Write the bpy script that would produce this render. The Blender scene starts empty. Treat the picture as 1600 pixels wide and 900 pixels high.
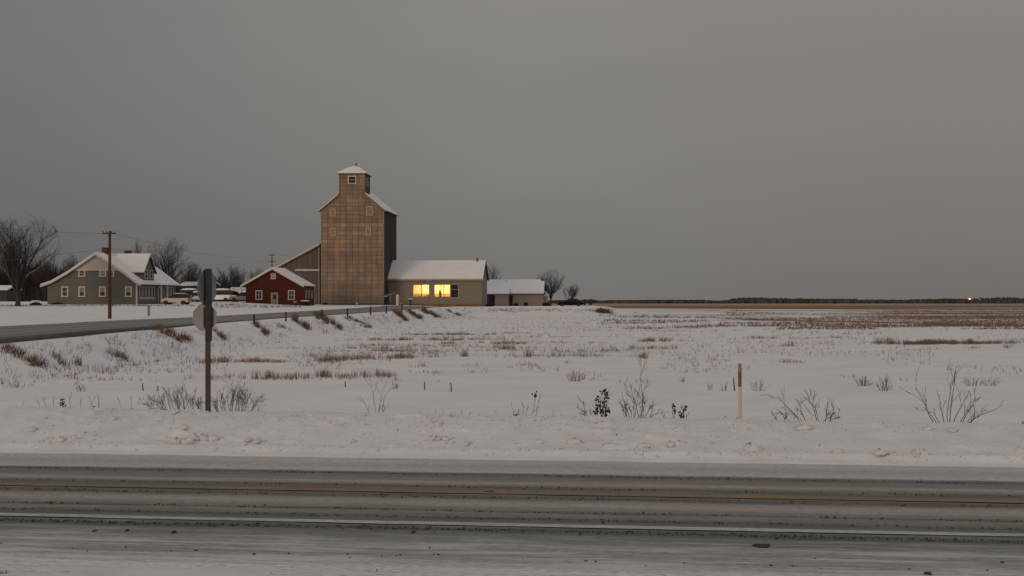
import bpy, math, random
import numpy as np
from mathutils import Vector, Matrix
R = math.radians
rnd = random.Random(11)
nrg = np.random.default_rng(7)
F, HZ, H = 2190.0, 470.5, 3.2          # focal length and horizon of the 1600 px photograph, eye height above the road
PHI = R(7.3)                            # the road is not quite square to the view
CP, SP = math.cos(PHI), math.sin(PHI)
scn = bpy.context.scene
COL = scn.collection

# ------------------------------------------------------------------ helpers
def at(x, y, Y):
    return Vector(((x-800)/F*Y, Y, H+(HZ-y)/F*Y))
def link(o, parent=None):
    COL.objects.link(o)
    if parent is not None: o.parent = parent
    return o
def tag(o, label=None, cat=None, group=None, kind=None):
    if label: o['label'] = label
    if cat: o['category'] = cat
    if group: o['group'] = group
    if kind: o['kind'] = kind
    return o
def empty(name, loc, rz=0.0):
    o = bpy.data.objects.new(name, None); o.empty_display_size = .3
    o.location = loc; o.rotation_euler = (0, 0, rz)
    return link(o)
def kids(o):
    return [c for c in bpy.data.objects if c.parent == o]
def copy_tree(o, parent=None):
    c = o.copy(); COL.objects.link(c); c.parent = parent
    for ch in kids(o): copy_tree(ch, c)
    return c

class MB:
    def __init__(s): s.v = []; s.f = []; s.m = []; s.cur = 0
    def add(s, vs, fs):
        b = len(s.v); s.v += [tuple(p) for p in vs]
        for f in fs: s.f.append(tuple(b+i for i in f)); s.m.append(s.cur)
        return s
    def box(s, x0, x1, y0, y1, z0, z1):
        return s.add([(x0,y0,z0),(x1,y0,z0),(x1,y1,z0),(x0,y1,z0),(x0,y0,z1),(x1,y0,z1),(x1,y1,z1),(x0,y1,z1)],
                     [(3,2,1,0),(4,5,6,7),(0,1,5,4),(1,2,6,5),(2,3,7,6),(3,0,4,7)])
    def prism_y(s, poly, y0, y1):       # polygon in (x,z), counter-clockwise seen from -y, extruded along y
        n = len(poly)
        vs = [(x,y0,z) for x,z in poly]+[(x,y1,z) for x,z in poly]
        fs = [tuple(range(n)), tuple(range(2*n-1, n-1, -1))]
        fs += [(i, i+n, (i+1)%n+n, (i+1)%n) for i in range(n)]
        return s.add(vs, fs)
    def prism_x(s, poly, x0, x1):       # polygon in (y,z) extruded along x
        n = len(poly)
        vs = [(x0,y,z) for y,z in poly]+[(x1,y,z) for y,z in poly]
        fs = [tuple(range(n-1,-1,-1)), tuple(range(n, 2*n))]
        fs += [(i, (i+1)%n, (i+1)%n+n, i+n) for i in range(n)]
        return s.add(vs, fs)
    def tube(s, p0, p1, r0, r1=None, n=8, caps=True):
        r1 = r0 if r1 is None else r1
        p0 = Vector(p0); p1 = Vector(p1); d = (p1-p0)
        if d.length < 1e-6: return s
        d.normalize(); a = d.orthogonal().normalized(); b = d.cross(a)
        vs = []
        for p, r in ((p0, r0), (p1, r1)):
            for i in range(n):
                t = 2*math.pi*i/n; vs.append(p + a*math.cos(t)*r + b*math.sin(t)*r)
        fs = [(i, (i+1)%n, (i+1)%n+n, i+n) for i in range(n)]
        if caps: fs += [tuple(range(n-1,-1,-1)), tuple(range(n,2*n))]
        return s.add(vs, fs)
    def path(s, pts, radii, n=6):
        for i in range(len(pts)-1): s.tube(pts[i], pts[i+1], radii[i], radii[i+1], n, True)
        return s
    def blob(s, c, rx, ry, rz, seed=0, rough=.18, nu=10, nv=7, flat=.35):
        r = random.Random(seed); vs = []
        ph = [r.uniform(0,6.28) for _ in range(6)]
        for j in range(nv+1):
            el = -math.pi/2+math.pi*j/nv
            for i in range(nu):
                az = 2*math.pi*i/nu
                k = 1+rough*(math.sin(3*az+ph[0]+2*el)+.7*math.sin(5*az+ph[1])*math.cos(4*el+ph[2])+.6*r.uniform(-1,1))
                x = math.cos(el)*math.cos(az)*k; y = math.cos(el)*math.sin(az)*k; z = math.sin(el)*k
                if z < -flat: z = -flat
                vs.append((c[0]+x*rx, c[1]+y*ry, c[2]+z*rz))
        fs = []
        for j in range(nv):
            for i in range(nu):
                a = j*nu+i; b = j*nu+(i+1)%nu
                fs.append((a, b, b+nu, a+nu))
        return s.add(vs, fs)
    def build(s, name, mats, parent=None, smooth=False, auto=None):
        me = bpy.data.meshes.new(name); me.from_pydata(s.v, [], s.f)
        if not isinstance(mats, (list, tuple)): mats = [mats]
        for m in mats: me.materials.append(m)
        if len(mats) > 1: me.polygons.foreach_set('material_index', s.m)
        if smooth: me.polygons.foreach_set('use_smooth', [True]*len(me.polygons))
        me.validate(); me.update()
        return link(bpy.data.objects.new(name, me), parent)

def np_mesh(name, verts, faces, mats, mi=None, parent=None, smooth=False):
    me = bpy.data.meshes.new(name)
    verts = np.asarray(verts, dtype=np.float32); faces = np.asarray(faces, dtype=np.int32)
    n = faces.shape[1]
    me.vertices.add(len(verts)); me.vertices.foreach_set('co', verts.ravel())
    me.loops.add(faces.size); me.loops.foreach_set('vertex_index', faces.ravel())
    me.polygons.add(len(faces)); me.polygons.foreach_set('loop_start', np.arange(0, faces.size, n, dtype=np.int32))
    me.polygons.foreach_set('loop_total', np.full(len(faces), n, dtype=np.int32))
    if not isinstance(mats, (list, tuple)): mats = [mats]
    for m in mats: me.materials.append(m)
    if mi is not None: me.polygons.foreach_set('material_index', np.asarray(mi, dtype=np.int32))
    if smooth: me.polygons.foreach_set('use_smooth', np.ones(len(faces), dtype=bool))
    me.update(calc_edges=True); me.validate()
    return link(bpy.data.objects.new(name, me), parent)

# value noise
def _hash(ix, iy, seed):
    h = (ix.astype(np.int64)*374761393 + iy.astype(np.int64)*668265263 + seed*1442695041) & 0x7fffffff
    h = ((h ^ (h >> 13))*1274126177) & 0x7fffffff
    return ((h ^ (h >> 16)) & 0xffff)/65535.0
def vnoise(x, y, seed=0):
    x = np.asarray(x, float); y = np.asarray(y, float)
    ix = np.floor(x); iy = np.floor(y); fx = x-ix; fy = y-iy
    fx = fx*fx*(3-2*fx); fy = fy*fy*(3-2*fy)
    a = _hash(ix, iy, seed); b = _hash(ix+1, iy, seed); c = _hash(ix, iy+1, seed); d = _hash(ix+1, iy+1, seed)
    return (a*(1-fx)+b*fx)*(1-fy)+(c*(1-fx)+d*fx)*fy
def fbm(x, y, seed=0, o=4):
    t = 0; a = .5
    for k in range(o):
        t = t + a*vnoise(x*2**k, y*2**k, seed+k*17); a *= .5
    return t/(1-.5**o)
def sm(a, b, x):
    t = np.clip((np.asarray(x, float)-a)/(b-a), 0, 1); return t*t*(3-2*t)

# ------------------------------------------------------------------ materials
def nodes(name):
    m = bpy.data.materials.new(name); m.use_nodes = True
    nt = m.node_tree; return m, nt, nt.nodes, nt.links, nt.nodes['Principled BSDF']
def N(nt, t, **kw):
    n = nt.nodes.new(t)
    for k, v in kw.items(): setattr(n, k, v)
    return n
def mixc(nt, fac, a, b, blend='MIX'):
    n = N(nt, 'ShaderNodeMix', data_type='RGBA', blend_type=blend)
    for key, val in ((0, fac), (6, a), (7, b)):
        if hasattr(val, 'is_linked') or hasattr(val, 'links'): nt.links.new(val, n.inputs[key])
        elif key == 0: n.inputs[0].default_value = val
        else: n.inputs[key].default_value = (*val, 1) if len(val) == 3 else val
    return n.outputs[2]
def math_(nt, op, a, b=None, c=None, clamp=False):
    n = N(nt, 'ShaderNodeMath', operation=op, use_clamp=clamp)
    for i, v in enumerate((a, b, c)):
        if v is None: continue
        if hasattr(v, 'links'): nt.links.new(v, n.inputs[i])
        else: n.inputs[i].default_value = v
    return n.outputs[0]
def ramp(nt, fac, stops, interp='LINEAR'):
    r = N(nt, 'ShaderNodeValToRGB'); r.color_ramp.interpolation = interp
    el = r.color_ramp.elements
    while len(el) < len(stops): el.new(.5)
    for e, (p, c) in zip(el, stops):
        e.position = p; e.color = (*c, 1) if len(c) == 3 else (c[0],)*3+(1,)
    nt.links.new(fac, r.inputs[0]); return r.outputs[0]
def noise(nt, vec, scale, detail=4, rough=.55, dist=0.0):
    n = N(nt, 'ShaderNodeTexNoise'); n.inputs['Scale'].default_value = scale
    n.inputs['Detail'].default_value = detail; n.inputs['Roughness'].default_value = rough
    n.inputs['Distortion'].default_value = dist
    if vec is not None: nt.links.new(vec, n.inputs['Vector'])
    return n.outputs['Fac']
def coords(nt, scale=(1,1,1), src='Object'):
    tc = N(nt, 'ShaderNodeTexCoord'); mp = N(nt, 'ShaderNodeMapping'); mp.inputs['Scale'].default_value = scale
    nt.links.new(tc.outputs[src], mp.inputs[0]); return mp.outputs[0]
def bump(nt, b, h, strength, dist):
    n = N(nt, 'ShaderNodeBump'); n.inputs['Strength'].default_value = strength; n.inputs['Distance'].default_value = dist
    nt.links.new(h, n.inputs['Height']); nt.links.new(n.outputs[0], b.inputs['Normal'])
def mk(name, c, c2=None, scale=3.0, rough=.8, bmp=0.0, stretch=(1,1,1), spec=.3, metal=0.0):
    m, nt, ns, L, b = nodes(name)
    b.inputs['Roughness'].default_value = rough; b.inputs['Specular IOR Level'].default_value = spec
    b.inputs['Metallic'].default_value = metal
    c2 = c2 or tuple(x*.8 for x in c)
    v = coords(nt, stretch); f = noise(nt, v, scale)
    f2 = ramp(nt, f, [(.32, (0,)), (.68, (1,))])
    L.new(mixc(nt, f2, c2, c), b.inputs['Base Color'])
    if bmp: bump(nt, b, f, .6, bmp)
    return m

def snow_mat(name, c=(.80,.79,.78), c2=(.70,.69,.68), big=.35, fine=9.0, bd=.03):
    m, nt, ns, L, b = nodes(name)
    b.inputs['Roughness'].default_value = .75; b.inputs['Specular IOR Level'].default_value = .25
    v = coords(nt)
    f1 = noise(nt, v, big, 5); f2 = noise(nt, v, fine, 5, .6)
    r = ramp(nt, f1, [(.3, (0,)), (.7, (1,))])
    L.new(mixc(nt, r, c2, c), b.inputs['Base Color'])
    h = math_(nt, 'ADD', math_(nt, 'MULTIPLY', f1, 2.0), f2)
    bump(nt, b, h, .5, bd)
    return m
M = {}
M['snow'] = snow_mat('snow')
M['roof_snow'] = snow_mat('roof_snow', (.80,.79,.79), (.74,.73,.73), .5, 3, .04)
M['bank_snow'] = snow_mat('bank_snow', (.745,.745,.745), (.63,.63,.635), 1.1, 14, .02)
M['shoulder'] = snow_mat('shoulder_snow', (.70,.69,.68), (.60,.59,.58), 1.1, 18, .02)
M['chunk'] = snow_mat('packed_snow', (.73,.715,.705), (.63,.61,.595), 3, 25, .02)
M['stub_a'] = mk('dry_grass_brown', (.20,.125,.068), (.13,.082,.05), 1.3, .9)
M['stub_b'] = mk('dry_grass_tan', (.27,.175,.105), (.2,.12,.07), 1.3, .9)
M['stub_c'] = mk('dry_weed_dark', (.12,.078,.055), (.08,.055,.04), 1.3, .9)
M['stub_r'] = mk('dry_weed_red', (.20,.108,.072), (.14,.078,.054), 1.3, .9)
M['twig'] = mk('twig_bark', (.075,.062,.055), (.05,.042,.038), 4, .9)
M['willow'] = mk('willow_bark', (.105,.08,.068), (.07,.055,.048), 4, .9)
M['twig_l'] = mk('pale_twig_bark', (.13,.105,.085), (.09,.07,.06), 4, .9)
M['bark'] = mk('tree_bark', (.07,.06,.053), (.045,.038,.034), 3, .95, .02)
M['wood_dark'] = mk('far_wood', (.05,.046,.043), (.035,.033,.031), .2, .95)
M['seed'] = mk('seed_head', (.075,.045,.04), (.05,.03,.028), 6, .9)
M['white'] = mk('white_paint', (.70,.66,.60), (.6,.56,.5), 2, .6)
M['cream'] = mk('cream_trim', (.60,.53,.455), (.51,.445,.375), 2, .6)
M['glass'] = mk('dark_window_glass', (.035,.04,.042), (.02,.022,.025), 1, .3, 0, (1,1,1), .12)
M['blind'] = mk('window_blind', (.30,.23,.17), (.24,.18,.13), 3, .7)
M['brick'] = mk('chimney_brick', (.13,.04,.03), (.08,.025,.02), 5, .9)
M['pole'] = mk('creosote_pole', (.085,.043,.026), (.055,.03,.02), 3, .85, .01, (4,4,.3))
M['postwood'] = mk('post_wood', (.095,.073,.053), (.06,.047,.036), 3, .85, .01, (6,6,.5))
M['steel'] = mk('dark_steel', (.035,.033,.03), (.025,.024,.022), 5, .6)
M['signback'] = mk('sign_back_aluminium', (.25,.25,.245), (.2,.2,.2), 4, .5, 0, (1,1,1), .5, .25)
M['signred'] = mk('sign_red', (.35,.02,.02), (.3,.02,.02), 4, .5)
M['black'] = mk('black_rubber', (.018,.018,.018), (.012,.012,.012), 8, .7)
M['wire'] = mk('wire', (.05,.05,.05), None, 3, .7)
M['tin'] = mk('galvanised_pipe', (.45,.45,.44), (.36,.36,.35), 4, .45, 0, (1,1,1), .5, .3)
M['concrete'] = mk('concrete', (.28,.25,.22), (.2,.18,.16), 1.5, .9, .01)
M['foundation'] = mk('rusty_foundation', (.22,.135,.085), (.14,.085,.055), 1.2, .9, .01)
M['dirt'] = mk('frozen_dirt', (.07,.055,.045), (.04,.033,.028), 8, .95, .02)
M['grit'] = mk('dark_grit', (.085,.078,.07), (.05,.045,.04), 8, .95)
M['shingle'] = mk('dark_shingle', (.07,.065,.06), (.05,.047,.044), 4, .9)
M['dkred'] = mk('dark_red_trim', (.12,.03,.025), None, 3, .7)

def siding(name, c, c2, pitch, bd=.02, rough=.7, vertical=False, stain=.5, gapc=.45):
    m, nt, ns, L, b = nodes(name)
    b.inputs['Roughness'].default_value = rough; b.inputs['Specular IOR Level'].default_value = .25
    tc = N(nt, 'ShaderNodeTexCoord'); sx = N(nt, 'ShaderNodeSeparateXYZ'); L.new(tc.outputs['Object'], sx.inputs[0])
    src = math_(nt, 'ADD', sx.outputs[0], sx.outputs[1]) if vertical else sx.outputs[2]
    q = math_(nt, 'DIVIDE', src, pitch); fr = math_(nt, 'FRACT', q); fl = math_(nt, 'FLOOR', q)
    wn = N(nt, 'ShaderNodeTexWhiteNoise', noise_dimensions='1D'); L.new(fl, wn.inputs['W'])
    v = coords(nt, (.6,.6,.25) if vertical else (.25,.25,1.0)); f = noise(nt, v, 2.2, 6, .65)
    mixf = math_(nt, 'ADD', math_(nt, 'MULTIPLY', wn.outputs['Value'], .4), math_(nt, 'MULTIPLY', f, .8), None, True)
    base = mixc(nt, mixf, c2, c)
    gap = ramp(nt, fr, [(0, (gapc,)), (.1, (1,)), (.93, (1,)), (1, (gapc,))])
    L.new(mixc(nt, 1.0, base, gap, 'MULTIPLY'), b.inputs['Base Color'])
    bump(nt, b, fr if not vertical else gap, .7, bd)
    return m
M['red'] = siding('red_clapboard', (.095,.016,.011), (.062,.011,.008), .18)
M['grey_side'] = siding('grey_green_clapboard', (.15,.15,.125), (.12,.12,.10), .2)
M['gable_white'] = siding('cream_clapboard', (.53,.46,.405), (.46,.40,.35), .2)
M['blockwall'] = siding('painted_metal_siding', (.225,.20,.155), (.195,.173,.134), .3, .004, .7, True, gapc=.8)
M['garage_wall'] = siding('tan_siding', (.40,.32,.245), (.32,.255,.195), .35)
M['boards'] = siding('grey_board_wall', (.16,.125,.095), (.09,.07,.055), .9, .03, .9, True)
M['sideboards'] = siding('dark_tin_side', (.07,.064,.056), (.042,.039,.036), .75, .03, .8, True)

def panel_mat():
    m, nt, ns, L, b = nodes('weathered_tin_panels')
    b.inputs['Roughness'].default_value = .62; b.inputs['Metallic'].default_value = .1
    tc = N(nt, 'ShaderNodeTexCoord'); sx = N(nt, 'ShaderNodeSeparateXYZ'); L.new(tc.outputs['Object'], sx.inputs[0])
    cx = N(nt, 'ShaderNodeCombineXYZ')
    L.new(math_(nt, 'ADD', sx.outputs[0], math_(nt, 'MULTIPLY', sx.outputs[1], 1.0)), cx.inputs[0]); L.new(sx.outputs[2], cx.inputs[1])
    br = N(nt, 'ShaderNodeTexBrick'); br.offset = 0.0; br.squash = 1
    br.inputs['Scale'].default_value = 1.0; br.inputs['Brick Width'].default_value = 1.02; br.inputs['Row Height'].default_value = .66
    br.inputs['Mortar Size'].default_value = .035; br.inputs['Mortar Smooth'].default_value = .5; br.inputs['Bias'].default_value = 0
    br.inputs['Color1'].default_value = (.335,.235,.16,1); br.inputs['Color2'].default_value = (.255,.182,.127,1)
    br.inputs['Mortar'].default_value = (.085,.064,.048,1)
    L.new(cx.outputs[0], br.inputs['Vector'])
    v = coords(nt, (1,1,.16)); f = noise(nt, v, 1.3, 6, .65)                # rain streaks
    g = noise(nt, coords(nt), .22, 3)
    rowf = math_(nt, 'FLOOR', math_(nt, 'DIVIDE', sx.outputs[2], .66)); wr = N(nt, 'ShaderNodeTexWhiteNoise', noise_dimensions='1D'); L.new(rowf, wr.inputs['W'])
    st = ramp(nt, f, [(.3, (.62,)), (.65, (1.05,))])
    c = mixc(nt, 1.0, br.outputs['Color'], st, 'MULTIPLY')
    gg = ramp(nt, g, [(.35, (.78,.8,.82)), (.65, (1.1,1.06,1.0))])
    c = mixc(nt, 1.0, c, gg, 'MULTIPLY')
    c = mixc(nt, 1.0, c, ramp(nt, wr.outputs['Value'], [(0, (.80,.8,.81)), (.5, (1,1,1)), (1, (1.14,1.1,1.05))]), 'MULTIPLY')
    grey = ramp(nt, math_(nt, 'DIVIDE', sx.outputs[2], 20.0), [(0.0, (1,)), (.12, (.85,)), (.3, (0,))])   # greyer galvanised sheets low down
    c = mixc(nt, math_(nt, 'MULTIPLY', grey, .5), c, (.20,.17,.14))
    L.new(c, b.inputs['Base Color'])
    bump(nt, b, br.outputs['Fac'], -.6, .03)
    return m
M['panels'] = panel_mat()

def emis(name, col, s):
    m, nt, ns, L, b = nodes(name)
    b.inputs['Base Color'].default_value = (*col, 1); b.inputs['Emission Color'].default_value = (*col, 1); b.inputs['Emission Strength'].default_value = s
    return m
M['lamp'] = emis('sodium_lamp', (1.0,.48,.12), 6)
M['lamp2'] = emis('dim_sodium_lamp', (1.0,.5,.18), 1.2)
M['tube'] = emis('warm_ceiling_lamp', (1.0,.78,.38), 24)
M['room'] = mk('room_plaster', (.85,.78,.56), (.8,.72,.5), 1.2, .8)
M['roomlow'] = mk('room_panelling', (.60,.38,.14), (.46,.28,.10), 2.5, .7, 0, (4,4,.4))
M['shelf'] = mk('shop_shelf', (.16,.08,.03), (.10,.055,.025), 3, .7)

def clear_glass():
    m, nt, ns, L, b = nodes('clear_pane')
    out = nt.nodes['Material Output']; t = N(nt, 'ShaderNodeBsdfTransparent'); g = N(nt, 'ShaderNodeBsdfGlossy')
    g.inputs['Roughness'].default_value = .03; g.inputs['Color'].default_value = (.6,.6,.6,1)
    mx = N(nt, 'ShaderNodeMixShader'); mx.inputs[0].default_value = .05
    L.new(t.outputs[0], mx.inputs[1]); L.new(g.outputs[0], mx.inputs[2]); L.new(mx.outputs[0], out.inputs['Surface'])
    return m
M['pane'] = clear_glass()

# ------------------------------------------------------------------ the lie of the land
EDGE = [(-600,64),(-40,50),(-27,50),(-22.2,59),(-22.4,80),(-22.3,104),(-18.2,130),(-13.8,152),(-10.2,190),(-7,203),(-2,206.5),(4,208.5),(9.5,211),(12.6,215),(14.5,226),(17,300),(10,500),(-600,500)]
def edge_dist(X, Y):                    # >0 outside the raised ground, <0 on it
    X = np.asarray(X, float); Y = np.asarray(Y, float)
    d = np.full(X.shape, 1e9); ins = np.zeros(X.shape, bool)
    for i in range(len(EDGE)):
        (ax, ay), (bx, by) = EDGE[i], EDGE[(i+1) % len(EDGE)]
        ex, ey = bx-ax, by-ay; l2 = ex*ex+ey*ey
        t = np.clip(((X-ax)*ex+(Y-ay)*ey)/l2, 0, 1)
        d = np.minimum(d, np.hypot(X-ax-t*ex, Y-ay-t*ey))
        c = (ay > Y) != (by > Y)
        with np.errstate(divide='ignore', invalid='ignore'):
            xi = ax+(Y-ay)*ex/(ey if ey != 0 else 1e-9)
        ins ^= (c & (X < xi))
    return np.where(ins, -d, d)
def z_field(X, Y):
    return .2+1.15*sm(95, 205, Y)*(1-sm(18, 70, X))*(1-sm(300, 520, Y))
def z_up(X, Y):
    e = np.interp(Y, [30,60,95,130,165,205,230,300,420,520], [-2.1,-1.92,-1.75,-1.42,-1.12,-.72,-.62,-.7,-1.6,-3.0])
    e = e+.55*(1-sm(-42, -27, X))*sm(118, 172, Y)*(1-sm(230, 330, Y))
    e = e-.26*sm(-19, -10, X)*sm(190, 222, Y)*(1-sm(300, 400, Y))
    return H+e
def z_ground(X, Y, fine=True):
    X = np.asarray(X, float); Y = np.asarray(Y, float)
    d = edge_dist(X, Y)+ (vnoise(X*.25, Y*.25, 5)-.5)*.8
    w = 1-sm(.3, 5.2, d)
    z = z_field(X, Y)*(1-w)+z_up(X, Y)*w
    if fine:
        z = z+(fbm(X*.12, Y*.12, 3)-.5)*.10*np.clip(60/np.maximum(Y, 1), .2, 1) + (fbm(X*.8, Y*.8, 9, 3)-.5)*.05*sm(0, 2, d)
    t = Y*CP+X*SP
    k = sm(33.0, 35.5, t)
    return z*k+(-.09)*(1-k)
def gp(x, y):                           # photo pixel -> point on the ground, by marching the view ray
    ys = np.concatenate([np.arange(30, 320, .25), np.arange(320, 2500, 4)])
    z = H+(HZ-y)/F*ys; X = (x-800)/F*ys
    g = z_ground(X, ys)
    i = np.argmax(z <= g)
    return Vector((X[i], ys[i], g[i]))
def gz(X, Y): return float(z_ground(np.array([X]), np.array([Y]))[0])
def bank_z(s, t):
    b = np.interp(t, [27.6,27.9,28.1,28.35,28.6,28.9,29.6,30.4,31.2,31.9,32.5,33.3,34.5,35.6,36.2],
                     [-.06,-.02,.02,.05,.17,.06,.13,.27,.41,.50,.50,.40,.25,.19,.10])
    k = sm(29.0, 31.5, t)*(1-sm(33, 35.5, t))
    z = b-.0055*s*k
    n = fbm(s*1.6, t*1.6, 21, 4)-.5; n2 = fbm(s*.35, t*.6, 33, 3)-.5
    lump = np.clip(fbm(s*2.2, t*3.0, 41, 3)-.60, 0, 1)
    amp = sm(28.2, 29.6, t)*(1-sm(34.5, 36, t))
    n3 = fbm(s*5.0, t*6.0, 44, 2); amp = amp*(1-.45*sm(1, 8, s)); z = z+amp*(n*.05+n2*.07+lump*.24*(1-sm(31.5,33,t)*.4)+np.clip(n3-.58, 0, 1)*.20*sm(.42,.6,fbm(s*.3,t*.5,46,2)))
    z = z+(fbm(s*6, t*1.2, 55, 2)-.5)*.05*np.exp(-((t-28.65)/.22)**2)
    return z
def road_to_world(s, t): return (s*CP+t*SP, -s*SP+t*CP)

# ground: one sheet from behind the camera to the horizon
def ground():
    rows = np.concatenate([np.arange(-120, 24, 12.0), np.arange(24, 34, 1.0), 34*1.0125**np.arange(0, 340)])
    rows = rows[rows < 2300]; rows = np.concatenate([rows, [2600, 3200, 4200, 6000, 9000]])
    a = np.concatenate([-np.geomspace(3.0, .44, 26), np.linspace(-.43, .43, 330), np.geomspace(.44, 3.0, 26)])
    Yg, A = np.meshgrid(rows, a, indexing='ij'); Xg = A*np.maximum(Yg, 70)
    Zg = z_ground(Xg, Yg)
    Zg = np.where(Yg < 33, -.09, Zg)
    nr, nc = Yg.shape
    v = np.stack([Xg, Yg, Zg], -1).reshape(-1, 3)
    i = np.arange(nr-1)[:, None]*nc+np.arange(nc-1)[None]
    f = np.stack([i, i+1, i+nc+1, i+nc], -1).reshape(-1, 4)
    m, nt, ns, L, b = nodes('snow_field')
    b.inputs['Roughness'].default_value = .8; b.inputs['Specular IOR Level'].default_value = .2
    vv = coords(nt); f1 = noise(nt, vv, .3, 5); f2 = noise(nt, vv, 5, 5, .6)
    r = ramp(nt, f1, [(.3, (0,)), (.7, (1,))])
    snow = mixc(nt, r, (.72,.695,.688), (.81,.785,.778))
    at_ = N(nt, 'ShaderNodeAttribute', attribute_name='stubble')
    f3 = noise(nt, coords(nt, (.5,.12,1)), 1.0, 5, .7)
    g = mixc(nt, f3, (.15,.078,.036), (.25,.142,.072))
    gy = N(nt, 'ShaderNodeSeparateXYZ'); L.new(coords(nt), gy.inputs[0])
    g = mixc(nt, ramp(nt, math_(nt, 'DIVIDE', gy.outputs[1], 2000), [(.42, (0,)), (.5, (1,))]), g, (.36,.235,.15))   # paler cut straw on the farthest field
    fac = math_(nt, 'MULTIPLY', at_.outputs['Fac'], 1.0, None, True)
    L.new(mixc(nt, fac, snow, g), b.inputs['Base Color'])
    bump(nt, b, math_(nt, 'ADD', f2, math_(nt, 'MULTIPLY', f1, 3.0)), .45, .04)
    o = np_mesh('ground', v, f, m, smooth=True)
    # ploughed stubble showing through the snow far out, streaked along the rows
    X = v[:, 0]; Y = v[:, 1]
    right = sm(10, 120, X)
    st = fbm(X*.004, Y*.03, 71, 4)
    far = sm(470, 500, Y-90*(1-sm(20,140,X))+40*(vnoise(X*.01, Y*0, 3)-.5))
    far = far*(1-.8*np.exp(-((Y-(610+X*.02))/22)**2)*sm(150, 220, X))
    mid = np.clip((fbm(X*.006, Y*.055, 71, 4)-.38)*10, 0, 1)*sm(185, 260, Y)*sm(.20, .30, X/np.maximum(Y, 1))*.9
    mid = np.maximum(mid, np.clip((fbm(X*.008, Y*.05, 73, 4)-.52)*7, 0, 1)*sm(150, 230, Y)*sm(.05, .15, X/np.maximum(Y, 1))*.7)
    mid = np.maximum(mid, .95*np.exp(-((Y-169)/6)**2)*sm(23, 30, X))
    fine = sm(.46, .60, fbm(X*.15, Y*.22, 91, 3))*sm(150, 260, Y)*(1-sm(700, 800, Y))*(.25+.5*sm(0, 100, X))
    msk = np.clip(np.maximum.reduce([far, mid, fine*.8]), 0, 1)*(edge_dist(X, Y) > 5)
    at2 = o.data.attributes.new('stubble', 'FLOAT', 'POINT'); at2.data.foreach_set('value', msk.astype(np.float32))
    return tag(o, kind='structure')
ground()

# main road strips live in a frame turned with the road: local x along it, local y across it
def strip(name, t0, t1, dt, zfun, mat, s_in=17.0, ds=.07, s_out=400.0, smooth=True, t0f=None):
    s = np.concatenate([-np.geomspace(s_out, s_in, 40)[:-1], np.arange(-s_in, s_in, ds), np.geomspace(s_in, s_out, 40)])
    t = np.arange(t0, t1+1e-6, dt)
    T, S = np.meshgrid(t, s, indexing='ij')
    Z = zfun(S, T)
    nr, nc = T.shape; v = np.stack([S, T, Z], -1).reshape(-1, 3)
    i = np.arange(nr-1)[:, None]*nc+np.arange(nc-1)[None]
    f = np.stack([i, i+1, i+nc+1, i+nc], -1).reshape(-1, 4)
    o = np_mesh(name, v, f, mat, smooth=smooth); o.rotation_euler = (0, 0, -PHI)
    return tag(o, kind='structure')
strip('snow_bank', 27.6, 36.2, .075, bank_z, M['bank_snow'])

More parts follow.
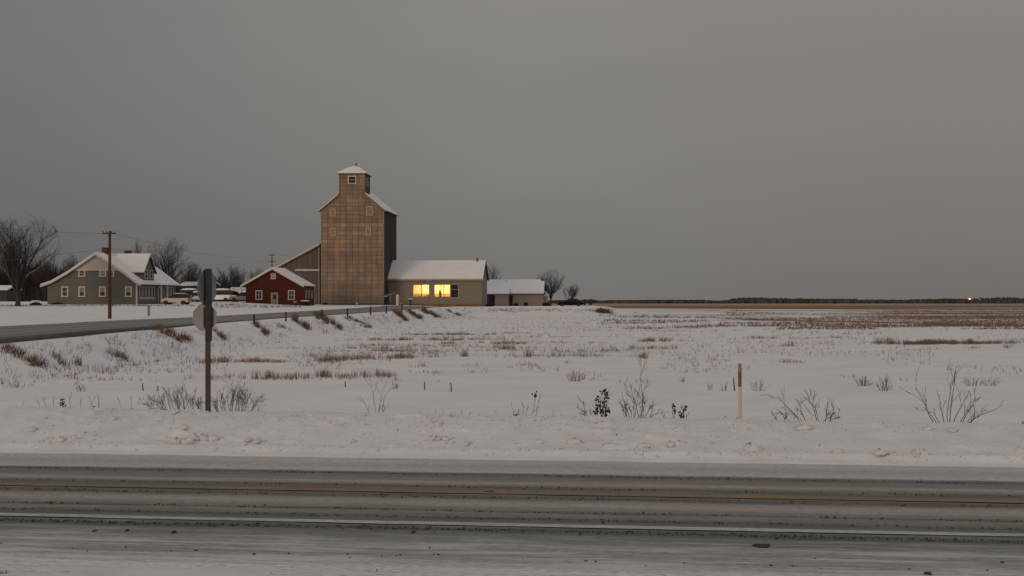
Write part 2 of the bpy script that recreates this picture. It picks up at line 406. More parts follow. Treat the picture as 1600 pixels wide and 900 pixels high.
def road_mat():
    m, nt, ns, L, b = nodes('winter_asphalt')
    tc = N(nt, 'ShaderNodeTexCoord'); sx = N(nt, 'ShaderNodeSeparateXYZ'); L.new(tc.outputs['Object'], sx.inputs[0])
    w1 = noise(nt, coords(nt, (.12,.5,1)), 1.0, 3)                       # the tracks wander a little
    w2 = noise(nt, coords(nt, (2.2,5,1)), 1.0, 4, .7)
    t = math_(nt, 'ADD', sx.outputs[1], math_(nt, 'ADD', math_(nt, 'MULTIPLY', math_(nt, 'SUBTRACT', w1, .5), .46), math_(nt, 'MULTIPLY', math_(nt, 'SUBTRACT', w2, .5), .20)))
    T0, T1 = 13.0, 28.8
    D = (.085,.08,.07); LS = (.44,.405,.355); SN = (.78,.77,.76); FS = (.60,.595,.59)
    st = [(16.4,SN),(16.9,(.50,.495,.485)),(17.3,(.36,.35,.335)),(17.8,(.35,.345,.335)),(18.2,(.40,.395,.385)),(18.6,(.25,.246,.24)),(19.05,(.22,.218,.212)),
          (19.25,D),(19.6,(.15,.146,.134)),(20.15,(.18,.172,.155)),(20.4,(.085,.08,.07)),(20.6,(.20,.186,.163)),(20.95,(.28,.258,.225)),(21.1,(.11,.103,.09)),(21.3,(.24,.215,.183)),(21.9,LS),(22.2,(.36,.33,.288)),
          (22.5,(.12,.115,.106)),(22.9,(.16,.143,.12)),(23.5,(.15,.136,.115)),(23.85,(.12,.11,.095)),(24.1,(.26,.236,.203)),(24.4,(.43,.395,.345)),(24.75,(.26,.238,.205)),(25.3,(.21,.19,.163)),(25.5,(.11,.103,.092)),(25.75,(.21,.205,.2)),(25.95,FS),(26.9,(.47,.475,.48)),(27.4,(.58,.58,.58))]
    col = ramp(nt, math_(nt, 'DIVIDE', math_(nt, 'SUBTRACT', t, T0), T1-T0), [((p-T0)/(T1-T0), c) for p, c in st])
    streak = noise(nt, coords(nt, (.22,14,1)), 1.0, 5, .7)
    col = mixc(nt, 1.0, col, ramp(nt, streak, [(.3, (.60,.585,.565)), (.7, (1.06,1.035,1.0))]), 'MULTIPLY')
    gr = noise(nt, coords(nt, (7,16,1)), 1.0, 5, .75)
    col = mixc(nt, 1.0, col, ramp(nt, gr, [(.36, (.6,)), (.52, (1.0,)), (.7, (1.25,))]), 'MULTIPLY')
    fs = noise(nt, coords(nt, (.5,3.2,1)), 1.0, 5, .7)                     # drifted snow dust lying on it
    lowt = ramp(nt, math_(nt, 'DIVIDE', math_(nt, 'SUBTRACT', sx.outputs[1], 14), 13.5), [(0, (1,)), (.3, (.8,)), (.38, (.12,)), (1, (.10,))])
    dust = math_(nt, 'MULTIPLY', ramp(nt, fs, [(.47, (0,)), (.60, (1,))]), lowt)
    col = mixc(nt, math_(nt, 'MULTIPLY', dust, .75), col, (.62,.61,.6))
    L.new(col, b.inputs['Base Color'])
    b.inputs['Specular IOR Level'].default_value = .3
    L.new(ramp(nt, gr, [(.3, (.55,)), (.7, (.8,))]), b.inputs['Roughness'])
    bump(nt, b, gr, .5, .02)
    return m
strip('road', 12.0, 28.6, .1, lambda s, t: (fbm(s*1.2, t*4, 61, 3)-.5)*.012, road_mat(), ds=.12)
def shoulder_z(s, t):
    k = 1-sm(14.6, 16.9, t+(fbm(s*.5,t*.5,85,3)-.5)*2.2)
    return -.03+k*(.05+.10*(fbm(s*.4, t*.4, 81, 3)-.4)+.03*(fbm(s*2.5, t*2.5, 82, 3)-.5)) + .02*(1-sm(8,14,t))
strip('roadside_snow', 3.0, 17.6, .11, shoulder_z, M['shoulder'], ds=.12)

def paint(name, t, w, col, thr):
    m, nt, ns, L, b = nodes(name+'_paint')
    n = noise(nt, coords(nt, (.5,6,1)), 1.0, 6, .75); n2 = noise(nt, coords(nt, (6,14,1)), 1.0, 4, .7)
    c = mixc(nt, ramp(nt, n, [(thr-.12, (0,)), (thr+.12, (1,))]), tuple(x*.62+.02 for x in col), col)
    c = mixc(nt, 1.0, c, ramp(nt, n2, [(.35, (.65,)), (.6, (1.05,))]), 'MULTIPLY')
    L.new(c, b.inputs['Base Color']); b.inputs['Roughness'].default_value = .7
    s = np.concatenate([-np.geomspace(400, 17, 30)[:-1], np.arange(-17, 17, .25), np.geomspace(17, 400, 30)])
    e0 = t-w/2+(fbm(s*.9, s*0, 5, 3)-.5)*.05; e1 = t+w/2+(fbm(s*.9, s*0, 6, 3)-.5)*.05
    v = np.concatenate([np.stack([s, e0, s*0+.011], -1), np.stack([s, e1, s*0+.011], -1)])
    n_ = len(s); i = np.arange(n_-1); f = np.stack([i, i+1, i+1+n_, i+n_], -1)
    o = np_mesh(name, v, f, m); o.rotation_euler = (0, 0, -PHI); tag(o, kind='structure')
paint('centre_line', 23.17, .36, (.27,.165,.082), .50)
paint('edge_line', 19.83, .25, (.52,.515,.50), .48)

# side road climbing along the embankment to the elevator
def side_road():
    near = [(-28,46),(-22.6,59.5),(-22.9,80),(-22.2,101),(-20.0,124),(-14.6,155),(-11.2,186),(-9.6,200),(-9.0,206)]
    far = [(-46,60),(-31.8,87),(-30.8,104),(-29.4,118),(-27.9,130),(-24.5,153),(-21.5,178),(-19.5,196),(-18.5,214)]
    def samp(p, n):
        p = np.array(p, float); k = np.linspace(0, len(p)-1, n); i = np.clip(k.astype(int), 0, len(p)-2); f = (k-i)[:, None]
        q = p[i]*(1-f)+p[i+1]*f
        for _ in range(12): q[1:-1] = (q[:-2]+2*q[1:-1]+q[2:])/4
        return q
    n, c = 160, 15
    a, b_ = samp(near, n), samp(far, n); k = np.linspace(0, 1, c)[None, :, None]
    P = a[:, None]*(1-k)+b_[:, None]*k
    Z = np.maximum(z_up(P[..., 0], P[..., 1]), z_ground(P[..., 0], P[..., 1]))+.06
    lift = (.20*(1-sm(62, 120, P[:, 0, 1])))[:, None]
    Z = Z+lift; Z[:, 0] = Z[:, 1]-.06-.30*(1-sm(70,125,P[:, 0, 1])); Z[:, -1] -= .4
    P[:, 1] = P[:, 0]+.05*(P[:, 2]-P[:, 0])
    v = np.concatenate([P, Z[..., None]], -1).reshape(-1, 3)
    i = np.arange(n-1)[:, None]*c+np.arange(c-1)[None]
    f = np.stack([i, i+1, i+c+1, i+c], -1).reshape(-1, 4)[:, ::-1]
    m, nt, ns, L, b = nodes('side_road_asphalt')
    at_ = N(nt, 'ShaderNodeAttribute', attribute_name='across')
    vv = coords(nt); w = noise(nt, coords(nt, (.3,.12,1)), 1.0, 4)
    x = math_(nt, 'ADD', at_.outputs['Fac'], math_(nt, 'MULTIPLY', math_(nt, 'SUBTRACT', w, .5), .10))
    col = ramp(nt, x, [(0, (.03,.027,.024)), (.05, (.06,.055,.05)), (.09, (.19,.185,.175)), (.2, (.14,.135,.125)), (.3, (.24,.23,.215)), (.42, (.13,.124,.114)), (.52, (.25,.237,.22)), (.64, (.12,.114,.105)), (.76, (.20,.19,.175)), (.9, (.16,.153,.142)), (.97, (.5,.49,.48)), (1, (.7,.69,.68))])  # near edge painted dark: shade under the cut edge plus bare dirt
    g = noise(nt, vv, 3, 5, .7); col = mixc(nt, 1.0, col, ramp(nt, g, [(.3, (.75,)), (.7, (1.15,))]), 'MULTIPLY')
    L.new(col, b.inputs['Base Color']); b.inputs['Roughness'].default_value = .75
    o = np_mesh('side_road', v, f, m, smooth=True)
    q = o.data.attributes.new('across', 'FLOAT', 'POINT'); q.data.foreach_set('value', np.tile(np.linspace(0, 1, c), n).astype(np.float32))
    tag(o, kind='structure')
side_road()

# ------------------------------------------------------------------ small growth
def blades(P, n, h, spread, w=.02, lean=.35, seed=1, hv=.5):
    """triangular blades around every root in P -> verts, faces"""
    g = np.random.default_rng(seed); P = np.repeat(np.asarray(P, float), n, 0); k = len(P)
    h = np.repeat(np.broadcast_to(h, (k//n,)), n)*(1-hv+hv*2*g.random(k)*.5+hv*.5*g.random(k))
    az = g.random(k)*6.283; off = np.repeat(np.broadcast_to(spread, (k//n,)), n)*np.sqrt(g.random(k)); oa = g.random(k)*6.283
    base = P+np.stack([off*np.cos(oa), off*np.sin(oa), np.full(k, -.04)], -1)
    wv = np.repeat(np.broadcast_to(w, (k//n,)), n)
    d = np.stack([np.cos(az)*wv/2, np.sin(az)*wv/2, np.zeros(k)], -1)
    la = g.random(k)*6.283; l = h*lean*g.random(k)
    tip = base+np.stack([l*np.cos(la), l*np.sin(la), h], -1)
    v = np.stack([base-d, base+d, tip+d*.25, tip-d*.25], 1).reshape(-1, 3)
    f = np.arange(len(v)).reshape(-1, 4)
    return v, f
def proj(x, y):                          # quick photo pixel -> field point (gentle ground)
    x = np.asarray(x, float); y = np.asarray(y, float); Y = np.full(x.shape, 80.0)
    for _ in range(25):
        z = z_ground((x-800)/F*Y, Y, False); Y = .4*Y+.6*np.clip((H-z)*F/(y-HZ), 34, 2500)
    X = (x-800)/F*Y; z = z_ground(X, Y)
    return np.stack([X, Y, z], -1)

STRIPS = [ # x0, x1, y, roots, height
 (640,765,523,420,.22),(765,890,520.5,220,.16),(560,770,531.5,620,.26),(690,722,537,70,.30),(770,820,537.5,110,.3),(560,660,540,70,.3),
 (780,815,546,90,.32),(580,645,548.5,130,.32),(645,690,549,40,.3),(610,642,558.5,120,.35),(540,610,560,130,.33),(500,545,563,110,.32),(642,700,558,60,.3),
 (900,950,557,60,.3),(850,900,556,40,.3),(330,500,566,520,.26),(290,340,568,60,.28),(500,560,562,110,.3),(720,732,556,40,.42),(822,832,557,30,.42),
 (370,480,592,200,.32),(480,560,590,180,.34),(290,370,592,70,.26),(560,612,588,70,.32),(596,612,589,30,.4),(650,685,573,34,.24),(725,752,572,22,.24),(810,835,572,26,.28),(880,892,568,12,.26),
 (640,690,583,30,.22),(730,765,582,16,.22),(1100,1600,509.8,1500,.30),(1440,1600,508.5,800,.42),(1020,1180,497,150,.22),(1200,1600,487,400,.3),(1300,1600,492,260,.3),
 (1000,1045,533.5,150,.34),(1045,1080,533,30,.25),(1165,1320,528.5,230,.26),(1320,1420,530,70,.25),(1375,1560,536.5,1500,.36),(1400,1515,537.5,600,.36),(1560,1600,536,50,.3),(1220,1240,540,40,.36),(1195,1240,541,40,.24),
 (980,1050,545,110,.32),(940,985,548,50,.3),(1000,1010,559,40,.42),(1110,1125,563,16,.34),(1060,1064,562,8,.3),(1510,1540,545,50,.26),(1560,1580,544,30,.3),(1280,1300,537,16,.3),(1310,1400,522,90,.24),(1240,1300,520,60,.24),
 (960,1010,524,50,.2),(1215,1260,566,40,.2),(1170,1180,566,6,.2),(1400,1470,546,40,.16),(520,700,553,120,.24),(560,950,544,260,.22),(700,960,536,240,.2),(480,560,549,60,.2),(430,520,556,60,.2),(640,1000,513,200,.16),(820,1100,505,220,.16),(900,1200,517,240,.18),
 (860,960,550,90,.2),(640,960,527,300,.18),(520,760,541,220,.2),(700,980,549,220,.2),(460,620,558,160,.22),(760,1000,557,160,.22),(420,640,545,160,.2),(960,1250,501,320,.18),(880,1250,511,260,.16),(100,180,592,26,.3),(150,210,583,30,.26),(60,130,602,12,.2)]
def field_stubble():
    V, Fc, MI = [], [], []; base = 0
    mats = [M['stub_a'], M['stub_b'], M['stub_c'], M['stub_r']]
    g = np.random.default_rng(3)
    def put(P, n, h, sp, w, mi, seed):
        nonlocal base
        if len(P) == 0: return
        v, f = blades(P, n, h, sp, w, .4, seed); V.append(v); Fc.append(f+base); base += len(v)
        MI.append(np.full(len(f), mi))
    for k, (x0, x1, y, n, h) in enumerate(STRIPS):
        ww = (x1-x0)*.18; x = g.uniform(x0-ww, x1+ww, n); c = (x0+x1)/2
        x = x[g.random(n) < np.clip(np.minimum(x-x0+ww, x1+ww-x)/(2*ww), .12, 1)]; n = len(x)
        keep = vnoise(x*.11, x*0+k, 9) > .18+.25*g.random(n); x = x[keep]
        yy = y+g.normal(0, .35+max(0, (y-520)*.016), len(x))
        P = proj(x, yy); hh = h*(.55+.7*vnoise(x*.08, x*0+k, 4))
        left = c < 700
        for q in range(3):
            s = slice(q, None, 3)
            put(P[s], 4, hh[s], .15, .014+.00005*P[s][:, 1], [3 if left else 0, 0, 1][q], k*3+q)
    # scattered single weeds
    n = 18500
    y = 497+100*g.random(n)**1.35; x = -150+2300*g.random(n)
    dens = vnoise(x*.012, y*.09, 14)
    k = dens > (.34+.34*sm(552, 590, y)+.2*sm(1150,1500,x)*sm(545,560,y)); x, y = x[k], y[k]
    P = proj(x, y); ok = edge_dist(P[:, 0], P[:, 1]) > 4.5; P = P[ok]
    for q in range(4):
        s = slice(q, None, 4); put(P[s], 3, .06+.20*g.random(len(P[s]))**1.6, .09, .016+.00007*P[s][:, 1], q, 500+q)
    # denser far cover on the right
    n = 23000
    y = 483+32*g.random(n)**1.15; x = 930+1150*g.random(n)**.75
    k = vnoise(x*.012, y*.55, 24)+.15*vnoise(x*.2, y*1.5, 25) > .60-.26*sm(1120, 1420, x)+.10*sm(506,514,y); x, y = x[k], y[k]
    P = proj(x, y); ok = edge_dist(P[:, 0], P[:, 1]) > 5; P = P[ok]
    for q in range(3):
        s = slice(q, None, 3); put(P[s], 4, .12+.2*g.random(len(P[s])), .35, .03+.00017*P[s][:, 1], [0, 0, 3][q], 600+q)
    o = np_mesh('field_stubble', np.concatenate(V), np.concatenate(Fc), mats, np.concatenate(MI))
    tag(o, 'brown stubble and weeds poking through the snowy field', 'stubble', kind='stuff')
field_stubble()

# reddish weeds along the foot of the raised yard, and the brown line across the farmhouse lawn
def weeds(name, spec, label, mats, seed):
    g = np.random.default_rng(seed); V, Fc, MI = [], [], []; base = 0
    for k, (x0, x1, y0, y1, n, h) in enumerate(spec):
        for q in range(len(mats)):
            pts = [gp(g.uniform(x0, x1), g.uniform(y0, y1)) for _ in range(n//len(mats)+1)]
            P = np.array([tuple(p) for p in pts])
            v, f = blades(P, 4, h*(.5+.7*g.random(len(P))), .22, .045, .6, seed+k*5+q)
            V.append(v); Fc.append(f+base); base += len(v); MI.append(np.full(len(f), q))
    o = np_mesh(name, np.concatenate(V), np.concatenate(Fc), mats, np.concatenate(MI))
    tag(o, label, 'weeds', kind='stuff')
weeds('bank_weeds', [(762,850,482.5,488.5,260,.2),(850,926,483,489.5,190,.19),(640,760,482,486,24,.25)], 'reddish dry weeds on the low slope below the tan garage', [M['stub_r'], M['stub_b']], 40)
weeds('lawn_grass', [(0,170,477.6,478.6,170,.22),(170,305,477.6,478.6,150,.24),(336,470,477.5,481.5,190,.3),(336,386,475.5,477,30,.3)], 'dry reddish grass edging the snowy lawns before the houses', [M['stub_r'], M['stub_b']], 50)

def slope_weeds():
    g = np.random.default_rng(21); V, Fc, MI = [], [], []; base = 0
    P = []
    for i in range(1500):
        x = g.uniform(-20, 740); ye = np.interp(x, [0,250,330,450,600,690,760], [541,516,508,497,488,482,482]); dy = np.interp(x, [0,300,500,700], [70,34,26,14])
        y = ye+3+dy*g.random()
        if vnoise(np.array([x*.05+y*.03]), np.array([(x*.5-y*.8)*.16]), 17)[0] > .46: P.append(tuple(gp(x, y)))
    P = np.array(P)
    for q, m in enumerate((0, 1, 1)):
        p = P[q::3]; v, f = blades(p, 4, .10+.28*g.random(len(p)), .22, .014+.00007*p[:, 1], .9, 70+q); V.append(v); Fc.append(f+base); base += len(v); MI.append(np.full(len(f), m))
    tag(np_mesh('slope_weeds', np.concatenate(V), np.concatenate(Fc), [M['stub_r'], M['stub_c']], np.concatenate(MI)), 'sparse dark weeds dotting the snowy road embankment', 'weeds', kind='stuff')
slope_weeds()

# clumps of brown grass hanging down the embankment
CL = [(38,546,78,34,150,.42),(92,556,20,18,40,.38),(116,556,18,18,90,.5),(268,514,70,24,230,.42),(342,516,26,16,70,.38),(408,506,26,20,120,.42),(470,497,40,20,220,.45),(513,494,46,22,330,.5),(560,497,44,16,110,.36),(626,486,24,17,230,.5),(648,487,30,13,150,.42),(672,484,34,15,210,.48),(708,484,26,10,90,.36),(190,552,40,16,40,.3),(436,503,24,12,40,.3)]
CLW = ['sparse wide brown grass clump lowest on the slope, left of a small thin clump','small thin grass clump just left of the stiff brown tuft','stiff upright brown grass tuft low on the left slope','wide brown grass clump below the side road, left of the sign post','small grass clump on the slope just right of the sign post','brown grass clump on the slope in front of the red house','long brown grass clump on the slope below the red house right corner','largest darkest brown grass clump, on the slope below the weathered tower','thin straggling grass clump on the slope below the tower right corner','tall orange brown grass clump on the slope below the white tank','narrow dark grass clump on the slope between two tall brown clumps','brown grass clump beside the brown post on the slope below the lit windows','rightmost small brown grass clump on the slope below the lit windows','faint scattered grass clump on the bare slope below the left part of the side road','faint small grass clump halfway between two brown clumps before the red house']
def clumps():
    g = np.random.default_rng(77)
    for (x, y, wpx, hpx, n, h), lb in zip(CL, CLW):
        P = []
        for i in range(int(n*.62)):
            k = g.random(); j = (g.random()-.5)
            px = x-wpx*.5+wpx*(.25*g.random()+.75*k); py = y+hpx*k*.9+j*hpx*.28
            if vnoise(np.array([px*.10+py*.16]), np.array([(px*.55-py*.75)*.30+x]), 3)[0] > .41: P.append(tuple(gp(px, py)))
        P = np.array(P); left = list(range(1, len(P))); main = [0]; lim = .35*h/.4
        while left:                                # one clump: stray roots are tied in by blades between them and the rest
            D = np.linalg.norm(P[left][:, None]-P[main][None], axis=2); a, b = np.unravel_index(D.argmin(), D.shape)
            if D[a, b] > .14:
                n_ = int(D[a, b]/.12); extra_ = [P[main[b]]+(P[left[a]]-P[main[b]])*(q+1)/(n_+1) for q in range(n_)]
                main += list(range(len(P), len(P)+n_)); P = np.concatenate([P, np.array(extra_)]) if n_ else P
            main.append(left.pop(a))
        c = P.mean(0); c[2] = gz(c[0], c[1])
        v, f = blades(P-c, 4, h*(.4+.7*g.random(len(P))), .2, .02+.00009*c[1], .9, int(x))
        mi = np.array([0, 2, 1, 0, 2, 0, 1])[np.arange(len(f)) % 7]
        o = np_mesh('grass_clump', v, f, [M['stub_a'], M['stub_r'], M['stub_c']], mi); o.location = c
        tag(o, lb, 'grass clump', 'brown grass clumps on the road embankment')
clumps()

# twiggy plants -------------------------------------------------
def stem(mb, p, d, L, r, lvl, rg, bend=.18, up=.12, kids_=3, ang=(22, 48), minr=.004, sides=4):
    p = Vector(p); d = Vector(d).normalized(); n = 4; pts = [p.copy()]; rr = [r]
    for i in range(n):
        d = (d+Vector((rg.uniform(-bend, bend), rg.uniform(-bend, bend), rg.uniform(-bend*.5, bend*.5)+up))).normalized()
        p = p+d*(L/n); pts.append(p.copy()); rr.append(max(minr, r*(1-.62*(i+1)/n)))
    mb.path(pts, rr, sides)
    if lvl > 0:
        for k in range(kids_):
            i = rg.randint(1, n-1) if kids_ > 1 else 2
            a = pts[i].lerp(pts[i+1], rg.random())
            dd = (pts[i+1]-pts[i]).normalized(); o = dd.orthogonal().normalized()
            o.rotate(Matrix.Rotation(rg.uniform(0, 6.28), 3, dd))
            an = R(rg.uniform(*ang)); nd = dd*math.cos(an)+o*math.sin(an)
            stem(mb, a, nd, L*rg.uniform(.32, .58), rr[i]*.62, lvl-1, rg, bend, up, max(1, kids_-1), ang, minr, max(3, sides-1))
def bank_pt(x, back=.75):
    # point on the rear shoulder of the bank seen in photo column x
    t = 32.2+back; a = (x-800)/F; Y = t/(CP+a*SP); X = a*Y
    s = X*CP-Y*SP
    return Vector((X, Y, float(bank_z(np.array([s]), np.array([t]))[0])-.03))
def plant(name, x, stems, label, cat, seed, mat, lvl=2, kids_=3, r=.011, back=.75, base=None, up=.12, bend=.18, group=None, heads=None, ang=(22, 48), minr=.004):
    """stems: list of (dx px at base, lean px at the tip, height px)"""
    rg = random.Random(seed); c = base or bank_pt(x, back); k = c.y/F
    mb = MB(); xs_ = [q[0]*k for q in stems]
    if len(stems) > 1: mb.tube((min(xs_)-.01, 0, -.09), (max(xs_)+.01, 0, -.09), .05, .05, 5)
    for dx, lean, hp in stems:
        L = math.hypot(lean, hp)*k; d = Vector((lean, rg.uniform(-.25, .25)*hp, hp)).normalized()
        stem(mb, (dx*k, rg.uniform(-.05, .05), -.06), d, L, r*rg.uniform(.8, 1.2), lvl, rg, bend, up*(0 if abs(lean) > hp*.4 else 1), kids_, ang, minr)
    if heads:
        root = empty(name, c); mb.build('stem', mat, root)
        for (dx, hp, sz) in heads:
            hd = MB()
            for _ in range(10):
                q = Vector((dx*k+rg.uniform(-1.2, 1.2)*sz, rg.uniform(-1, 1)*sz, hp*k+rg.uniform(-1.4, 1.4)*sz))
                hd.blob(q, sz*.36, sz*.34, sz*.42, rg.randint(0, 9999), .3, 6, 4, 2)
            hd.build('seed_head', M['seed'], root)
        o = root
    else:
        o = mb.build(name, mat); o.location = c
    return tag(o, label, cat, group)
def fan(n, w, lean, h, seed, jit=.25):
    rg = random.Random(seed); out = []
    for i in range(n):
        k = (i+.5)/n*2-1+rg.uniform(-.15, .15)
        out.append((k*w, k*lean+rg.uniform(-4, 4), h*(1-.35*k*k)*rg.uniform(1-jit, 1+.1)))
    return out
G = 'bare twigs along the snow bank'
plant('willow_shrub', 285, [(dx-4, ln-10, hh*.82) for dx, ln, hh in fan(36, 35, 10, 44, 1)], 'dense bare willow shrub at the left foot of the sign post', 'shrub', 1, M['willow'], 2, 3, .0065, .7, minr=.003)
plant('willow_shrub', 366, [(dx, ln, hh*.84) for dx, ln, hh in fan(36, 30, 15, 48, 2)], 'dense bare willow shrub just right of the sign post', 'shrub', 2, M['willow'], 2, 3, .0065, .7, minr=.003)
plant('thin_weed', 587, [(0,-3,62),(4,6,50),(-6,-12,28),(9,10,34),(2,4,24),(12,4,20)], 'tall thin weed stems right of the willow shrubs', 'weed', 3, M['twig_l'], 1, 3, .007)
plant('thin_weed', 483, [(-5,1,12),(0,0,10),(5,2,12)], 'three short stalks halfway between willow shrub and tall thin weed', 'weed', 4, M['twig'], 0, 1, .006)
plant('thin_weed', 658, [(0,-4,14),(10,3,12),(22,-2,14),(34,4,10)], 'row of four short twigs on the bank below the two field stakes', 'weed', 5, M['twig'], 0, 1, .006)
plant('thin_weed', 720, [(0,3,14),(8,8,12)], 'pair of curled short twigs on the bank below the lit building', 'weed', 6, M['twig'], 1, 1, .006)
plant('thin_weed', 780, [(0,-3,16),(5,2,9)], 'pair of thin grey stalks just left of the red topped weed', 'weed', 7, M['twig_l'], 0, 1, .006)
plant('red_topped_weed', 815, [(-10,-10,24),(-4,-2,18),(2,4,24),(8,2,18),(14,8,36),(20,14,30)], 'bare weed stems with one red brown seed cluster on top', 'weed', 8, M['twig'], 1, 2, .009, heads=[(20,36,.05),(-9,4,.035)])
plant('thin_weed', 864, [(0,-4,18),(12,0,11)], 'two separate leaning stalks right of the red topped weed', 'weed', 9, M['twig'], 0, 1, .007)
plant('bare_bush', 919, [(0,-10,34),(2,-6,22),(3,-12,16),(-2,-6,12),(4,2,14)], 'leaning bare twigs at the left side of the dark seed heads', 'bush', 10, M['twig'], 2, 3, .008)
plant('seed_head_weed', 940, [(0,-2,40),(5,3,42),(-6,-4,30),(8,2,36),(2,-1,26),(-9,-6,20),(6,4,24)], 'dark weed heavy with clustered seed heads on the bank crest', 'weed', 11, M['twig'], 1, 3, .010, heads=[(1,40,.045),(7,42,.055),(-6,30,.05),(8,34,.05),(0,14,.07),(5,24,.05),(-5,18,.05),(8,12,.06),(-9,8,.05),(4,8,.06)])
plant('bare_bush', 983, [(0,-12,34),(-4,-8,28),(2,-4,36),(5,2,38),(8,6,30),(-2,-2,24),(3,4,20),(9,10,22)], 'thick bundle of bare twigs at the left side of the tall sapling', 'bush', 12, M['twig'], 2, 3, .010)
plant('bare_sapling', 1000, [(0,3,76),(1,-14,54),(3,20,26),(6,22,18),(2,10,40)], 'tallest bare sapling with branching forks on the snow bank', 'sapling', 13, M['twig_l'], 2, 4, .012, .6)
plant('thin_weed', 1034, [(0,2,14),(-5,-4,8),(4,3,10)], 'short tuft of twigs between tall sapling and the dark mullein', 'weed', 14, M['twig'], 1, 2, .007)
plant('mullein', 1056, [(-2,-1,24),(8,6,18),(12,8,16)], 'two dark mullein stalks left of the white topped field marker', 'weed', 15, M['twig'], 0, 1, .012, heads=[(-3,22,.04),(-3,18,.035),(-2,12,.04),(12,16,.045),(15,18,.04),(8,9,.05),(10,4,.05)])
tag(bpy.data.objects['mullein'], 'two dark stubby mullein stalks left of the roadside marker post')
plant('thin_weed', 1138, [(-8,-3,9),(0,-6,14),(8,5,12)], 'three crooked twigs just left of the roadside marker post', 'weed', 16, M['twig'], 1, 1, .007, .9)
plant('thin_weed', 1174, [(-10,0,8),(2,-1,7)], 'two tiny stubs just right of the roadside marker post', 'weed', 17, M['twig'], 0, 1, .007, .6)
plant('bare_bush', 1248, [(6,-28,54),(12,-10,30),(-8,-22,22),(-30,-8,16),(-22,-4,12),(10,-18,22)], 'left leaning bare bush of two beside the marker post', 'bush', 18, M['twig'], 2, 4, .011, .5, bend=.3)
plant('bare_bush', 1278, [(0,-12,46),(4,-4,40),(8,26,20),(10,20,30),(2,22,14),(16,12,30)], 'right forked bare bush of two beside the marker post', 'bush', 19, M['twig'], 2, 4, .011, .5, bend=.3)
plant('spreading_bush', 1478, [(-16,-46,50),(-10,-22,34),(-2,-6,40),(4,-14,72),(6,-2,88),(10,16,44),(20,10,42),(24,22,48),(30,50,34),(36,30,26),(-6,-16,22),(28,14,20)], 'large sparse spreading bush of long bare stems at the right', 'bush', 20, M['twig'], 2, 3, .011, .45, bend=.27)
plant('thin_weed', 1598, [(-6,-8,8),(0,6,12),(-2,4,10)], 'dark broken weed at the right edge of the photo', 'weed', 21, M['twig'], 1, 2, .014, .5)
plant('thin_weed', 24, [(0,1,12),(9,0,18)], 'two short stalks at the far left end of the bank', 'weed', 22, M['twig_l'], 0, 1, .006, 1.1)
plant('thin_weed', 70, [(-8,-2,20),(5,-8,24),(14,-6,24)], 'three thin stalks left of the dark mullein on the left', 'weed', 23, M['twig_l'], 1, 1, .006)
plant('mullein', 97, [(0,-1,16),(4,-3,12)], 'short dark lumpy mullein stalk on the left bank', 'weed', 24, M['twig'], 0, 1, .012, heads=[(0,13,.045),(-2,8,.04),(3,5,.05)])
plant('mullein', 146, [(0,1,5)], 'tiny dark seed lump on the left bank', 'weed', 25, M['twig'], 0, 1, .010, heads=[(0,4,.035)])
plant('thin_weed', 112, [(0,-6,24),(16,-3,22)], 'two leaning pale stalks just right of the dark mullein on the left', 'weed', 26, M['twig_l'], 1, 1, .006)
plant('thin_weed', 150, [(-4,-4,28),(4,-3,30),(8,-1,22)], 'tall pale stalks above the tiny seed lump on the left', 'weed', 27, M['twig_l'], 1, 1, .006)
plant('thin_weed', 190, [(0,-10,12),(2,-6,24),(15,1,28)], 'forked pale stalks left of the dense willow shrub', 'weed', 28, M['twig_l'], 1, 1, .006)
plant('thin_weed', 220, [(0,0,5),(10,1,4)], 'two tiny stubs by the left edge of the willow shrub', 'weed', 29, M['twig'], 0, 1, .006)
# tufts standing out in the field
FT = [(898,596,24,18,26,'stub_a','round fan of tan grass alone on the smooth snow'),(1185,611,22,18,14,'twig_l','sparse grass tuft just right of the marker post'),(1349,603,20,16,26,'twig_l','left of two dark grass tufts on the smooth right snow'),(1382,611,20,22,18,'stub_c','ragged grass tuft with a broken base on the right snow'),
 (1520,603,34,15,16,'twig_l','left grass tuft of the pair right of the big bare bush'),(1548,603,26,14,16,'twig_l','right grass tuft of the pair right of the big bare bush'),(618,608,10,12,10,'twig_l','small grass tuft above the tall thin weed stems'),(1110,610,10,14,6,'twig_l','small upright tuft left of the marker post'),(1132,611,14,14,8,'twig_l','thin tuft between the marker post and a small upright tuft'),
 (127,612,14,14,10,'twig_l','faint grass tuft in the snow above the dark left mullein'),(1067,597,8,10,8,'stub_c','tiny dark tuft on smooth snow right of the tall sapling')]
for k, (x, y, w, h, n, mt, lb) in enumerate(FT):
    plant('grass_tuft', x, fan(n, w*.28, w*.3, h, 60+k), lb, 'grass tuft', 60+k, M[mt], 1, 2, .0075, base=gp(x, y), group='grass tufts on the smooth field snow')
for x, y, w, h, n, lb in ((6,896,16,12,12,'tan grass tuft in the bottom left corner of the near shoulder'),(287,899,10,6,7,'small tan grass tuft at the bottom edge below the sign post'),(426,896,12,8,9,'second tan grass tuft at the bottom edge, right of a smaller one'),(588,893,3,12,2,'lone thin stalk at the bottom edge of the near shoulder')):
    q = Vector(((x-800)/F*H*F/(y-HZ), H*F/(y-HZ), .01))
    plant('grass_tuft', x, fan(n, w*.3, w*.3, h, int(x)), lb, 'grass tuft', int(x), M['stub_a'], 0, 1, .005, base=q, group='tan grass tufts on the near shoulder')
